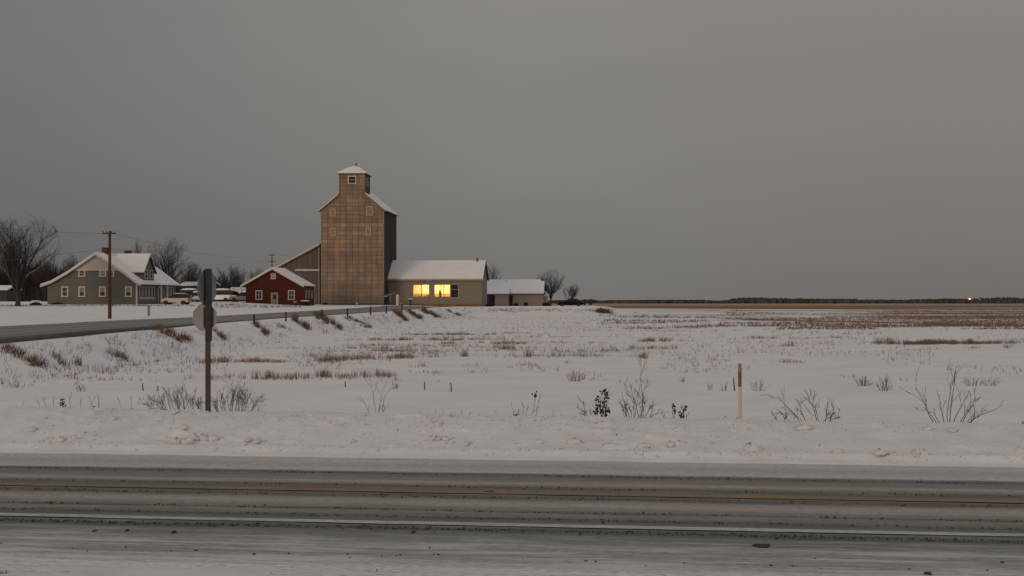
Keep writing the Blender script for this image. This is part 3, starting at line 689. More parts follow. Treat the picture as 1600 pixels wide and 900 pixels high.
# stakes in the field
for x, y, h, lb in ((664,609,12,'left leaning dark stake on the smooth field'),(705,612,14,'right dark stake of two near the field middle'),(540,605,9,'thin dark stake above the short stalks on the left field'),(224,611,12,'left thin stake of two above the left willow shrub'),(247,611,8,'stubby right stake of two above the left willow shrub'),(1148,611,20,'thin dark stake just left of the marker post')):
    p = gp(x, y); k = p.y/F; mb = MB().path([(0,0,-.1),(rnd.uniform(-.03,.0),0,h*k*.6),(rnd.uniform(-.06,.02),0,h*k)], [.024,.02,.016], 6)
    o = mb.build('field_stake', M['twig']); o.location = p; tag(o, lb, 'stake', 'stakes in the snowy field')

# ------------------------------------------------------------------ snow chunks and clods
def rw(s, t, z=None):
    X, Y = road_to_world(s, t)
    if z is None: z = float(bank_z(np.array([s]), np.array([t]))[0])
    return Vector((X, Y, z))
def px_bank(x, y):                       # photo pixel -> point on the bank
    best = None
    for t in np.arange(26.5, 33, .05):
        a = (x-800)/F; Y = t/(CP+a*SP); X = a*Y; s = X*CP-Y*SP
        z = float(bank_z(np.array([s]), np.array([t]))[0])
        yy = HZ+F*(H-z)/Y
        if best is None or abs(yy-y) < best[0]: best = (abs(yy-y), X, Y, z)
    return Vector(best[1:])
CH = [(285,691,34,12,'largest of the chunks left of the sign post, beside a second'),(318,688,46,13,'long lumpy chunk below the sign post, right of a second chunk'),(95,688,50,8,'long low chunk at the far left by the road edge'),(899,692,20,10,'round pale chunk with a dark underside below the red topped weed'),(842,692,12,8,'small pointed chunk left of the round pale chunk'),(675,687,12,8,'small chunk with a long snow tail below the left stakes'),(690,686,30,6,'low drawn out snow tail beside a small chunk'),(955,698,24,8,'flat pale chunk below the thick bundle of twigs'),(1055,695,30,11,'large rounded chunk below the dark mullein stalks'),(1006,698,16,9,'chunk left of the large rounded one below the mullein'),
 (1174,704,24,14,'peaked chunk below the marker post'),(1255,670,20,8,'flat chunk on the crest below the two bare bushes'),(1437,710,26,12,'ragged chunk by the road edge below the spreading bush'),(1375,708,22,10,'chunk by the road edge left of the ragged one'),(1308,706,12,8,'small chunk by the road edge below the two bare bushes'),(1595,706,14,10,'chunk at the right edge of the bank'),(1450,671,14,6,'small chunk on the crest at the left foot of the spreading bush'),(1486,673,20,6,'flat chunk on the crest under the spreading bush'),(275,645,10,7,'small chunk on the crest at the foot of the sign post'),(178,655,12,7,'small dirty chunk on the left crest'),(52,672,10,7,'small chunk on the left slope of the bank'),(288,668,10,7,'small chunk in mid slope below the left willow'),(684,664,12,10,'upright chunk on the crest below the stakes'),(1060,672,14,6,'flat chunk on crest under the mullein'),(388,689,10,6,'small chunk right of the long lumpy ones'),(404,689,9,6,'smaller chunk beside the small one right of the long lumpy ones'),(552,690,8,5,'little dirty chunk near the road, right of the long lumpy ones'),(730,694,7,6,'little dark based chunk near the road below the two field stakes')]
for k, (x, y, w, h, lb) in enumerate(CH):
    p = px_bank(x, y); q = p.y/F; mb = MB(); rg = random.Random(k)
    n = max(1, int(w/13))
    for j in range(n):
        dx = (j-(n-1)/2)*w*q/n
        mb.blob((dx, rg.uniform(-.04,.04), 0), w*q/n*.62, .10+rg.random()*.06, h*q*rg.uniform(.5,.68), k*9+j, .24, 13, 8, .5)
    o = mb.build('snow_chunk', M['chunk'], smooth=True); o.location = p+Vector((0, 0, h*q*.02))
    tag(o, lb, 'snow chunk', 'snow chunks thrown up on the bank')
def crumbs(name, pts, sizes, mat, label, cat, seed):
    g = np.random.default_rng(seed); n = len(pts)
    base = np.array([(1,0,0),(-1,0,0),(0,1,0),(0,-1,0),(0,0,1),(0,0,-1)], float)
    fc = np.array([(0,2,4),(2,1,4),(1,3,4),(3,0,4),(2,0,5),(1,2,5),(3,1,5),(0,3,5)])
    a = g.random(n)*6.28; ca, sa = np.cos(a), np.sin(a)
    v = base[None]*(sizes[:, None, None]*(.6+.8*g.random((n, 6, 1))))*np.array([1.25,1,.75])
    x = v[..., 0]*ca[:, None]-v[..., 1]*sa[:, None]; y = v[..., 0]*sa[:, None]+v[..., 1]*ca[:, None]
    v = np.stack([x, y, v[..., 2]], -1)+np.asarray(pts)[:, None]
    f = (fc[None]+6*np.arange(n)[:, None, None]).reshape(-1, 3)
    return tag(np_mesh(name, v.reshape(-1, 3), f, mat, smooth=(mat is not M['dirt'])), label, cat, kind='stuff')
def crumb_pts(n, t0, t1, seed, bankz=True, sig=None, s0=-15, s1=15):
    g = np.random.default_rng(seed); s = g.uniform(s0, s1, n)
    t = g.uniform(t0, t1, n) if sig is None else g.normal((t0+t1)/2, sig, n)
    z = bank_z(s, t) if bankz else np.full(n, .006)
    X, Y = road_to_world(s, t); return np.stack([X, Y, z], -1)
g_ = np.random.default_rng(5)
P = np.concatenate([crumb_pts(1300, 28.9, 32.3, 6), crumb_pts(1200, 28.9, 32.3, 26, s0=-14, s1=2), crumb_pts(1200, 28.6, 28.6, 8, True, .12), crumb_pts(1600, 30.8, 32.4, 9)])
crumbs('snow_crumbs', P, .010+.042*g_.random(len(P))**4.0, M['chunk'], 'small crumbs of thrown snow scattered over the plough bank', 'snow crumbs', 3)
P = np.concatenate([crumb_pts(3200, 19.36, 19.36, 12, False, .075), crumb_pts(900, 25.47, 25.47, 13, False, .07), crumb_pts(1000, 22.62, 22.62, 14, False, .10), crumb_pts(600, 23.8, 23.8, 15, False, .08), crumb_pts(900, 20.44, 20.44, 16, False, .06), crumb_pts(700, 21.12, 21.12, 17, False, .05), crumb_pts(130, 17.25, 17.25, 20, False, .12), crumb_pts(36, 14.8, 19.0, 18, False), crumb_pts(110, 28.4, 31.5, 19, True)])
crumbs('road_grit', P, .005+.019*g_.random(len(P))**4.5, M['grit'], 'dark grit and frozen dirt lining the wheel tracks', 'grit', 4)
def px_road(x, y): Y = H*F/(y-HZ); return Vector(((x-800)/F*Y, Y, .004))
for k, (x, y, w, h, lb) in enumerate([(1190,853,32,3,'long flat black frozen clod on the near road shoulder'),(272,832,9,4,'right dark clod of three below the white line on the left'),(148,830,7,3,'left small clod of three below the white line on the left'),(199,829,6,3,'middle small clod of three below the white line on the left'),(646,832,9,4,'dark clod just below the white line left of the centre'),(942,817,6,3,'dark clod sitting on the white line right of the centre'),(766,769,26,2,'dark red brown slab of dirt on the yellow line'),(1450,897,14,5,'dark clod at the bottom right of the near shoulder')]):
    p = px_road(x, y); q = p.y/F
    o = MB().blob((0, 0, h*q*.1), w*q*.42, .07 if w < 20 else .12, h*q*.42, k+70, .25, 12, 7, .35).build('dirt_clod', M['dirt'], smooth=True); o.location = p
    tag(o, lb, 'dirt clod', 'frozen dirt clods on the road')

# ------------------------------------------------------------------ trees
class Twigs:
    def __init__(s): s.seg = []
    def tubes(s, segs, n):
        V, Fc = [], []
        P0 = np.array([a for a, b, r0, r1 in segs]); P1 = np.array([b for a, b, r0, r1 in segs])
        r0 = np.array([x[2] for x in segs]); r1 = np.array([x[3] for x in segs])
        d = P1-P0; d /= np.maximum(np.linalg.norm(d, axis=1, keepdims=True), 1e-9)
        ref = np.where(np.abs(d[:, 2:3]) > .9, np.array([[1., 0, 0]]), np.array([[0., 0, 1]]))
        a = np.cross(d, ref); a /= np.linalg.norm(a, axis=1, keepdims=True); b = np.cross(d, a)
        ang = np.arange(n)/n*2*math.pi
        ring = np.cos(ang)[None, :, None]*a[:, None]+np.sin(ang)[None, :, None]*b[:, None]
        v = np.concatenate([P0[:, None]+ring*r0[:, None, None], P1[:, None]+ring*r1[:, None, None]], 1)
        i = np.arange(n); f = np.stack([i, (i+1) % n, (i+1) % n+n, i+n], -1)
        f = f[None]+(2*n*np.arange(len(segs)))[:, None, None]
        return v.reshape(-1, 3), f.reshape(-1, 4)
def make_tree(h, spread, seed, limbs=6, fork=.2, levels=4, dens=1.0, lean=0.0, rad=None, twig_r=.012, extra=None):
    """bare deciduous tree -> (trunk and limb segments, twig segments)"""
    rg = random.Random(seed); wood, tw = [], []
    rad = rad or h*.026
    def grow(p, d, L, r, lvl):
        n = 5 if lvl < 2 else 3
        pts = [p.copy()]; rr = [r]
        for i in range(n):
            j = .07+.05*lvl
            d = (d+Vector((rg.uniform(-j, j), rg.uniform(-j, j), rg.uniform(-j, j)*.6+(.05 if lvl < 2 else .09)))).normalized()
            p = p+d*(L/n); r2 = max(twig_r*.6, r*(1-.62*(i+1)/n)); pts.append(p.copy()); rr.append(r2)
        for i in range(n):
            (wood if lvl <= 2 else tw).append((tuple(pts[i]), tuple(pts[i+1]), rr[i], rr[i+1]))
        if lvl < levels:
            nk = [0, 7, 7, 9, 4][min(lvl, 4)]; nk = max(2, int(nk*dens+rg.random()))
            for k in range(nk):
                q = (k+.6+rg.random()*.5)/nk*n; i = min(n-1, int(q)); q = min(max(q-i, 0), 1)
                if i == 0 and lvl < 2: i = 1
                a = pts[i].lerp(pts[i+1], q); dd = (pts[i+1]-pts[i]).normalized()
                o = dd.orthogonal().normalized(); o.rotate(Matrix.Rotation(rg.uniform(0, 6.28), 3, dd))
                an = R(rg.uniform(16, 40)); nd = dd*math.cos(an)+o*math.sin(an)
                grow(a, nd, L*rg.uniform(.40, .60)*(1.1-.1*i/n), rr[i]*.46, lvl+1)
    p = Vector((0, 0, -.2)); top = Vector((lean*h*fork, 0, h*fork))
    k = 4; prev = p
    for i in range(1, k+1):
        q = p.lerp(top, i/k)+Vector((rg.uniform(-.04, .04), rg.uniform(-.04, .04), 0))*h*.15
        wood.append((tuple(prev), tuple(q), rad*(1.25 if i == 1 else 1-.06*i), rad*(1-.06*(i+1)))); prev = q
    for i in range(limbs):
        az = 2*math.pi*(i+rg.uniform(-.2, .2))/limbs
        tilt = (rg.uniform(.25, .75) if i % 2 else rg.uniform(.7, 1.35))*spread/(h*(1-fork)) if i else .06
        d = Vector((math.cos(az)*tilt, math.sin(az)*tilt, 1)).normalized()
        L = h*(1-fork)*rg.uniform(.82, 1.0)*max(.55, 1-.30*tilt)*.93
        st = prev-Vector((0, 0, h*fork*.35*rg.random()))
        grow(st, d, L, rad*.56, 1)
    for (z0, dx, dy, L, r) in (extra or []):
        grow(Vector((0, 0, z0)), Vector((dx, dy, 1)).normalized(), L, r, 1)
    return wood, tw
TW = Twigs()
def tree_obj(name, wood, tw, loc, label, group, snow=False):
    root = empty(name, loc)
    v, f = TW.tubes(wood, 5); np_mesh('trunk', v, f, M['bark'], parent=root, smooth=True)
    v, f = TW.tubes(tw, 3); np_mesh('crown', v, f, M['twig'], parent=root)
    if snow:
        sv = [((a[0],a[1],a[2]+r0*.75),(b[0],b[1],b[2]+r1*.75),r0*.62,r1*.62) for a, b, r0, r1 in wood if r0 > .05 and abs(b[2]-a[2]) < 1.35*math.hypot(b[0]-a[0], b[1]-a[1])]
        if sv:
            v, f = TW.tubes(sv, 5); np_mesh('limb_snow', v, f, M['roof_snow'], parent=root, smooth=True)
    return tag(root, label, 'tree', group)
def tree_at(x, ytop, wpx, Y, seed, label, limbs=6, fork=.2, dens=1.0, levels=4, snow=False, name='bare_tree', group='bare trees around the farmyard', lean=0, twig_r=.009, extra=None, rad=None):
    X = (x-800)/F*Y; z = gz(X, Y); h = H+(HZ-ytop)/F*Y-z
    w, t = make_tree(h, wpx*Y/F*.5, seed, limbs, fork, levels, dens, lean, rad, twig_r, extra)
    # bring the grown crown to the wanted height and width
    P = np.array([s[1] for s in w+t]); kz = h/np.percentile(P[:, 2], 99.7); half = np.percentile(np.abs(P[:, 0]), 98)
    kx = wpx*Y/F*.5/half
    hw = wpx*Y/F*.5; c = .60*h; rz = h-c
    def sc(p):                                     # rounded crown outline: outliers are drawn in towards an ellipsoid
        x, y, q = p[0]*kx*1.18, p[1]*kx*1.18, p[2]*kz*1.06
        dz = (q-c)/(rz if q > c else c*1.05); rho = math.sqrt((x*x+y*y)/(hw*hw)+dz*dz)
        if rho > .8 and q > h*.12:
            f = (.8+.25*(1-math.exp(-(rho-.8)/.25)))/rho; x *= f; y *= f; q = c+(q-c)*f
        return (x, y, q)
    w = [(sc(a), sc(b), r0, r1) for a, b, r0, r1 in w]; t = [(sc(a), sc(b), r0, r1) for a, b, r0, r1 in t]
    return tree_obj(name, w, t, (X, Y, z), label, group, snow)
tree_at(27, 332, 134, 165, 5, 'large bare tree with a snowy leaning limb left of the farmhouse', 6, .20, 1.0, 4, True, extra=[(1.7,.46,.05,8.2,.16)], rad=.36)
tree_at(112, 397, 34, 235, 6, 'small bare tree peeking over the left farmhouse roof', 6, .25, .9)
tree_at(216, 375, 30, 240, 7, 'narrow bare tree rising behind the right farmhouse chimney', 5, .25, .8)
tree_at(262, 368, 70, 245, 8, 'broad vase shaped bare tree behind the farmhouse porch', 8, .16, .9, twig_r=.009)
tree_at(298, 407, 36, 255, 9, 'low dense bare tree right of the vase shaped one', 7, .15, 1.0)
tree_at(369, 411, 44, 320, 10, 'round bare tree behind the snowy cars left of the red house', 7, .18, 1.0, twig_r=.009)
tree_at(402, 415, 34, 330, 11, 'bare tree just over the left roof edge of the red house', 7, .18, .9, twig_r=.009)
tree_at(768, 403, 40, 300, 12, 'open bare tree rising between lit building and tan garage', 6, .22, .7, twig_r=.009)
tree_at(861, 419, 46, 278, 13, 'round many limbed bare tree right of the tan garage', 8, .24, .85, twig_r=.009)
tree_at(893, 442, 28, 335, 14, 'small round bare tree behind the dark car', 7, .22, .9, twig_r=.009)
tree_at(330, 425, 40, 340, 15, 'hazy bare tree behind the sign in front of the wood', 7, .15, .9, twig_r=.009)
tree_at(70, 405, 44, 250, 16, 'dark bare tree between the large tree and the farmhouse roof', 7, .2, 1.0, twig_r=.009)
# the wood behind the farm: one mass of trunks and twigs
def wood_mass():
    g = random.Random(31); V, Fc = [], []; base = 0
    protos = []
    for s in range(5):
        w, t = make_tree(7.5, 2.6, 100+s, 6, .12, 3, .9, 0, .12, .03)
        P = w+t; P = [(a, b, max(r0, .03), max(r1, .025)) for a, b, r0, r1 in P]
        protos.append(TW.tubes(P, 3))
    for i in range(150):
        x = g.uniform(-260, 392) if i > 40 else g.uniform(-20, 110); Y = g.uniform(268, 330)
        X = (x-800)/F*Y; z = gz(X, Y)
        k = g.uniform(.55, .9)*(1.12 if x < 110 else (.86 if x > 225 else 1.0)); a = g.uniform(0, 6.28); v, f = protos[i % 5]
        v2 = np.stack([(v[:, 0]*math.cos(a)-v[:, 1]*math.sin(a))*k*1.2+X, (v[:, 0]*math.sin(a)+v[:, 1]*math.cos(a))*k*1.2+Y, v[:, 2]*k+z], -1)
        V.append(v2); Fc.append(f+base); base += len(v2)
    # brushy understorey
    gg = np.random.default_rng(8); n = 2600; x = gg.uniform(-260, 394, n); Y = gg.uniform(262, 300, n); X = (x-800)/F*Y
    P = np.stack([X, Y, z_ground(X, Y)], -1)
    v, f = blades(P, 6, 2.6+1.6*gg.random(n), .8, .10, .5, 4); V.append(v); Fc.append(f+base)
    tag(np_mesh('wood', np.concatenate(V), np.concatenate(Fc), M['wood_dark']), 'dark bare wood massed behind the farmhouse and parked cars', 'wood', kind='stuff')
wood_mass()
def far_treeline():
    g = np.random.default_rng(9); n = 22000
    a = g.uniform(-.75, .75, n); Y = g.uniform(1750, 1900, n); X = a*Y; x = 800+a*F
    hh = 4.3+1.5*fbm(X*.006, X*0, 3, 3)+2.3*sm(1120, 1150, x)*(1-sm(1230, 1330, x)*.5)+2.0*sm(1430, 1600, x)*1.0
    hh = hh*(.75+.5*vnoise(X*.07, X*0, 6))
    P = np.stack([X, Y, np.full(n, .1)], -1)
    k = len(P); h = hh*(.62+.33*g.random(k)); w = 3+3.5*g.random(k)
    az = g.normal(0, .5, k); d = np.stack([np.cos(az)*w/2, np.sin(az)*w/2, 0*az], -1)
    up = np.stack([0*h, 0*h, h], -1)
    v = np.stack([P-d*.8, P+d*.8, P+d+up*.6, P+d*.35+up, P-d*.4+up*.96, P-d+up*.55], 1).reshape(-1, 3)
    f = np.arange(len(v)).reshape(-1, 6)
    m = mk('far_treeline', (.088,.082,.08), (.068,.065,.064), .03, .95)  # distance haze put into the colour: lighter and greyer than the nearer wood
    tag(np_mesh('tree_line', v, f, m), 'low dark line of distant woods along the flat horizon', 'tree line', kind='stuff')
far_treeline()
for x, w, h, lb in ((913,6,9,'left tiny far tree right of the dark car'),(923,7,10,'right tiny far tree right of the dark car')):
    tree_at(x, 475-h, w, 620, int(x), lb, 5, .1, .8, 3, False, 'distant_tree', 'tiny far trees beyond the yard', 0, .05)

# ------------------------------------------------------------------ buildings: local u right along the front, v back, w up
def bld(name, x, y, D, theta, label):
    p = at(x, y, D); return tag(empty(name, p, -R(theta)), label, 'building'), D/F
def win_f(parent, u0, u1, w0, w1, v=0.0, frame='cream', pane='glass', bar=True, blind=0.0, ft=.1, mull=0, name='window'):
    mb = MB(); y0, y1 = v-.07, v+.02
    mb.box(u0, u1, y0, y1, w1-ft, w1).box(u0-.04, u1+.04, y0-.04, y1, w0, w0+ft*.9)
    mb.box(u0, u0+ft, y0, y1, w0+ft*.9, w1-ft).box(u1-ft, u1, y0, y1, w0+ft*.9, w1-ft)
    if bar: mb.box(u0+ft, u1-ft, y0+.015, y1, (w0+w1)/2-.025, (w0+w1)/2+.025)
    for k in range(mull):
        um = u0+(u1-u0)*(k+1)/(mull+1); mb.box(um-.03, um+.03, y0+.02, y1, w0+ft*.9, w1-ft)
    o = mb.build(name, M[frame], parent)
    MB().box(u0+ft*.6, u1-ft*.6, v-.015, v+.01, w0+ft*.6, w1-ft*.6).build('pane', M[pane], o)
    if blind:
        MB().box(u0+ft*1.02, u1-ft*1.02, v-.028, v-.017, w1-ft-(w1-w0-2*ft)*blind, w1-ft*1.02).build('blind', M['blind'], o)
    return o
def win_s(parent, v0, v1, w0, w1, u=0.0, frame='cream', pane='glass', bar=True, ft=.08):
    mb = MB(); x0, x1 = u-.02, u+.06
    mb.box(x0, x1, v0, v1, w1-ft, w1).box(x0, x1+.03, v0-.03, v1+.03, w0, w0+ft*.9)
    mb.box(x0, x1, v0, v0+ft, w0+ft*.9, w1-ft).box(x0, x1, v1-ft, v1, w0+ft*.9, w1-ft)
    if bar: mb.box(x0, x1-.015, v0+ft, v1-ft, (w0+w1)/2-.025, (w0+w1)/2+.025)
    o = mb.build('window', M[frame], parent)
    MB().box(u-.01, u+.015, v0+ft*.6, v1-ft*.6, w0+ft*.6, w1-ft*.6).build('pane', M[pane], o)
    return o
def offset_profile(prof, lo, hi):
    return [(x, z+lo) for x, z in prof]+[(x, z+hi) for x, z in reversed(prof)]
def roof_y(parent, prof, v0, v1, snow=.16, board='shingle', trim='cream', snow_mat_='roof_snow'):
    """roof running back along v, profile (u,w) left to right"""
    r = MB().prism_y(offset_profile(prof, -.02, .10), v0, v1).build('roof', M[board], parent)
    sn = [(x+(.03 if i == 0 else -.03 if i == len(prof)-1 else 0), z) for i, (x, z) in enumerate(prof)]
    MB().prism_y(offset_profile(sn, .105, .105+snow), v0+.03, v1-.03).build('snow_cover', M[snow_mat_], r)
    if trim:
        MB().prism_y(offset_profile(prof, -.13, .09), v0-.05, v0-.003).build('rake_board', M[trim], r)
    return r
def roof_x(parent, prof, u0, u1, snow=.16, board='shingle', trim=None):
    r = MB().prism_x(offset_profile(prof, -.02, .10), u0, u1).build('roof', M[board], parent)
    MB().prism_x(offset_profile(prof, .105, .105+snow), u0+.03, u1-.03).build('snow_cover', M['roof_snow'], r)
    if trim:
        MB().prism_x(offset_profile(prof, -.2, .09), u1+.003, u1+.05).build('rake_board', M[trim], r)
    return r

# --- grain elevator tower
def elevator():
    t, k = bld('grain_elevator', 501.5, 476.6, 225.6, 3.8, 'tall weathered grain elevator tower clad in brown tin panels')
    W, Dp, E = 10.22, 13.6, 15.35; U0, U1 = 2.93, 7.16; ap = 19.55; slope = (ap-E)/(W/2)
    zl = E+slope*U0; zr = E+slope*(W-U1); CH_ = 21.05
    mb = MB()
    mb.prism_y([(0,-.4),(W,-.4),(W,E),(U1,zr),(U1,CH_),(U0,CH_),(U0,zl),(0,E)], 0, .3)
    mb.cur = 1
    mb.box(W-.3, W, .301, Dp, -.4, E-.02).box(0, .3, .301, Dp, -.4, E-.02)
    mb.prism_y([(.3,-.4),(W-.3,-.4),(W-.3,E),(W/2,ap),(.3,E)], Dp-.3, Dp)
    for i in range(9):
        v = .9+i*1.5; mb.box(W+.001, W+.06, v, v+.12, -.2, E-.1)
    mb.cur = 0
    for i in range(1, 10):                                              # raised seams of the sheets
        u = i*1.02; top = (CH_ if U0 < u < U1 else E+slope*min(u, W-u))-.12
        mb.box(u-.03, u+.03, -.035, -.001, -.3, top)
    wall = mb.build('wall', [M['panels'], M['sideboards']], t)
    for u in (.0, W-.2): MB().box(u-.01, u+.21, -.05, -.004, -.3, E-.2).build('corner_trim', M['tin_trim'], t)
    # main roof in two slopes, broken by the headhouse
    pl = [(-.35, E-slope*.35), (W/2, ap), (W+.35, E-slope*.35)]
    r = MB().prism_y(offset_profile(pl, -.02, .1), 4.95, Dp+.3)
    r.prism_y(offset_profile([(-.35, E-slope*.35), (U0-.01, zl)], -.02, .1), -.25, 4.949)
    r.prism_y(offset_profile([(U1+.01, zr), (W+.35, E-slope*.35)], -.02, .1), -.25, 4.949)
    ro = r.build('roof', M['shingle'], t)
    s = MB().prism_y(offset_profile(pl, .105, .24), 4.97, Dp+.27)
    s.prism_y(offset_profile([(-.32, E-slope*.32), (U0-.02, zl-.02)], .105, .24), -.22, 4.968)
    s.prism_y(offset_profile([(U1+.02, zr-.02), (W+.32, E-slope*.32)], .105, .24), -.22, 4.968)
    s.build('snow_cover', M['roof_snow'], ro)
    b = MB().prism_y(offset_profile([(-.35, E-slope*.35), (U0-.06, zl-.05)], -.10, .09), -.30, -.253); b.build('rake_board', M['tin_trim'], ro)
    b = MB().prism_y(offset_profile([(U1+.06, zr-.05), (W+.35, E-slope*.35)], -.16, .09), -.30, -.253); b.build('rake_board', M['tin_trim'], ro)
    # headhouse: its front is one with the wall below, so only sides and back here
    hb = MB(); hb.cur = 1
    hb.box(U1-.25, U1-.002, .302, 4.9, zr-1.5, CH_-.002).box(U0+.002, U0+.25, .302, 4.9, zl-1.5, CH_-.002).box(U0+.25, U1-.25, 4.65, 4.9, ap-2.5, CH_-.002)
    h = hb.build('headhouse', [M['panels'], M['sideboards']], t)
    win_s(h, 1.3, 2.6, CH_-1.75, CH_-.55, U1, 'cream', 'glass')
    cu, cv = (U0+U1)/2, 2.45; o = .22
    def hip(z0, z1, ex, top):
        a = [(U0-ex,-ex,z0),(U1+ex,-ex,z0),(U1+ex,4.9+ex,z0),(U0-ex,4.9+ex,z0)]
        c = [(U0-ex,-ex,z1),(U1+ex,-ex,z1),(U1+ex,4.9+ex,z1),(U0-ex,4.9+ex,z1)]
        m1 = [(cu+(x-cu)*.42, cv+(y-cv)*.42, z1+(top-z1)*.74) for x, y, z in c]
        m2 = [(cu+(x-cu)*.10, cv+(y-cv)*.10, top) for x, y, z in c]
        return a+c+m1+m2, [(3,2,1,0)]+[(r*4+i, r*4+(i+1)%4, (r+1)*4+(i+1)%4, (r+1)*4+i) for r in range(3) for i in range(4)]+[(12,13,14,15)]
    vs, fs = hip(CH_, CH_+.12, o, CH_+1.2); hr = MB().add(vs, fs).build('headhouse_roof', M['shingle'], h)
    vs, fs = hip(CH_+.125, CH_+.3, o-.01, CH_+1.5); MB().add(vs, fs).build('snow_cover', M['roof_snow'], h)
    MB().tube((cu+.25, cv, CH_+1.2), (cu+.25, cv, CH_+1.85), .09).tube((cu+.25, cv, CH_+1.85), (cu+.25, cv, CH_+2.0), .16, .1).build('roof_vent', M['steel'], t)
    for x0, x1, y0, y1, pn in ((515.5,525.5,326,338.4,'blind'),(572.5,584,322.5,337,'wpanel'),(516.3,525,356,369,'wpanel'),(572,580.5,355,368.3,'blind')):
        win_f(t, (x0-501.5)*k, (x1-501.5)*k, (476.6-y1)*k, (476.6-y0)*k, -.04, 'orange_trim', pn, False, 0, .16, 1 if pn == 'wpanel' else 0)
    win_f(t, (544-501.5)*k, (557.5-501.5)*k, (476.6-287.7)*k, (476.6-275)*k, -.04, 'cream', 'glass', True, 0, .16)
    MB().box(-.05, W+.05, -.12, -.051, -.4, .28).build('foundation', M['foundation'], t)
M['tin_trim'] = mk('worn_corner_tin', (.27,.22,.17), (.2,.16,.13), 2, .6)
M['orange_trim'] = mk('tan_window_trim', (.50,.36,.22), (.42,.30,.18), 3, .7)
M['wpanel'] = mk('boarded_pane', (.27,.22,.16), (.2,.16,.12), 2, .7)
elevator()

# --- drive shed leaning on the tower
def shed():
    t, k = bld('drive_shed', 412, 477, 227.4, 3.8, 'lean-to board shed with one sloping roof against the tower\'s left wall')
    W = (501.2-412)*k; E = (477-429.5)*k; T = (477-383)*k
    MB().prism_y([(0,-.4),(W,-.4),(W,T),(0,E)], 0, 9).build('wall', M['boards'], t)
    roof_y(t, [(-.5,E-.26),(W-.03,T)], -.35, 9.3, .13, 'shingle', 'tin_trim')
    MB().box((462-412)*k, W-.02, -.14, -.02, (477-422)*k-.14, (477-422)*k+.14).build('trim_band', M['tin'], t)
    MB().tube((W-.14,-.12,-.2), (W-.14,-.12,T-.4), .09).build('corner_pipe', M['tin'], t)
shed()

# --- red house
def red_house():
    t, k = bld('red_house', 384.2, 476.4, 205, 3.8, 'small dark red clapboard house with snowy gable roof')
    W = 8.52; A = 3.98; top = 5.28; dl = 7.6
    el, er = 2.85, 2.72
    prof = [(-.78, 2.62), (A, top), (W+.12, 2.68)]
    MB().prism_y([(0,-.4),(W,-.4),(W,2.62),(A,top-.06),(0,2.98)], 0, dl).build('wall', M['red'], t)
    roof_y(t, prof, -.38, dl+.3, .15)
    def P(x0, x1, y0, y1): return (x0-384.2)*k, (x1-384.2)*k, (476.4-y1)*k, (476.4-y0)*k
    win_f(t, *P(399.6,410.4,453.6,468.4), 0, 'cream', 'glass', True, 0, .13, 1)
    win_f(t, *P(451,461.6,453.4,468.6), 0, 'cream', 'glass', True, 0, .13, 1)
    win_f(t, *P(423.8,431.4,427.4,436.2), 0, 'cream', 'blind', True, 0, .12, 1)
    u0, u1, w0, w1 = P(424.2, 435.2, 457.2, 477)
    d = MB().box(u0+.12, u1-.12, -.05, -.005, .0, w1-.12).build('door', M['cream_door'], t)
    MB().box(u0, u0+.12, -.08, .0, 0, w1).box(u1-.12, u1, -.08, .0, 0, w1).box(u0+.12, u1-.12, -.08, 0, w1-.12, w1).build('door_frame', M['orange_trim'], d)
    MB().box(u0+.3, u1-.3, -.06, -.052, .85, w1-.3).build('pane', M['glass'], d)
    MB().tube((u1-.24,-.05,.85), (u1-.24,-.11,.85), .03).build('handle', M['steel'], d)
    MB().box(u0-.1, u1+.15, -.9, -.09, -.3, -.02).build('door_step', M['orange_trim'], t)
    for v in (1.2, 3.2, 5.4): win_s(t, v, v+.8, 1.0, 2.15, W, 'cream', 'glass', True)
    MB().tube((W+.1, dl-.1, -.2), (W+.1, dl-.1, 2.6), .05).build('downpipe', M['white'], t)
    MB().box(.02, .7, -.06, -.004, -.3, .28).build('skirt_board', M['dkred'], t)
M['cream_door'] = mk('weathered_door', (.30,.235,.17), (.24,.19,.13), 3, .7)
red_house()

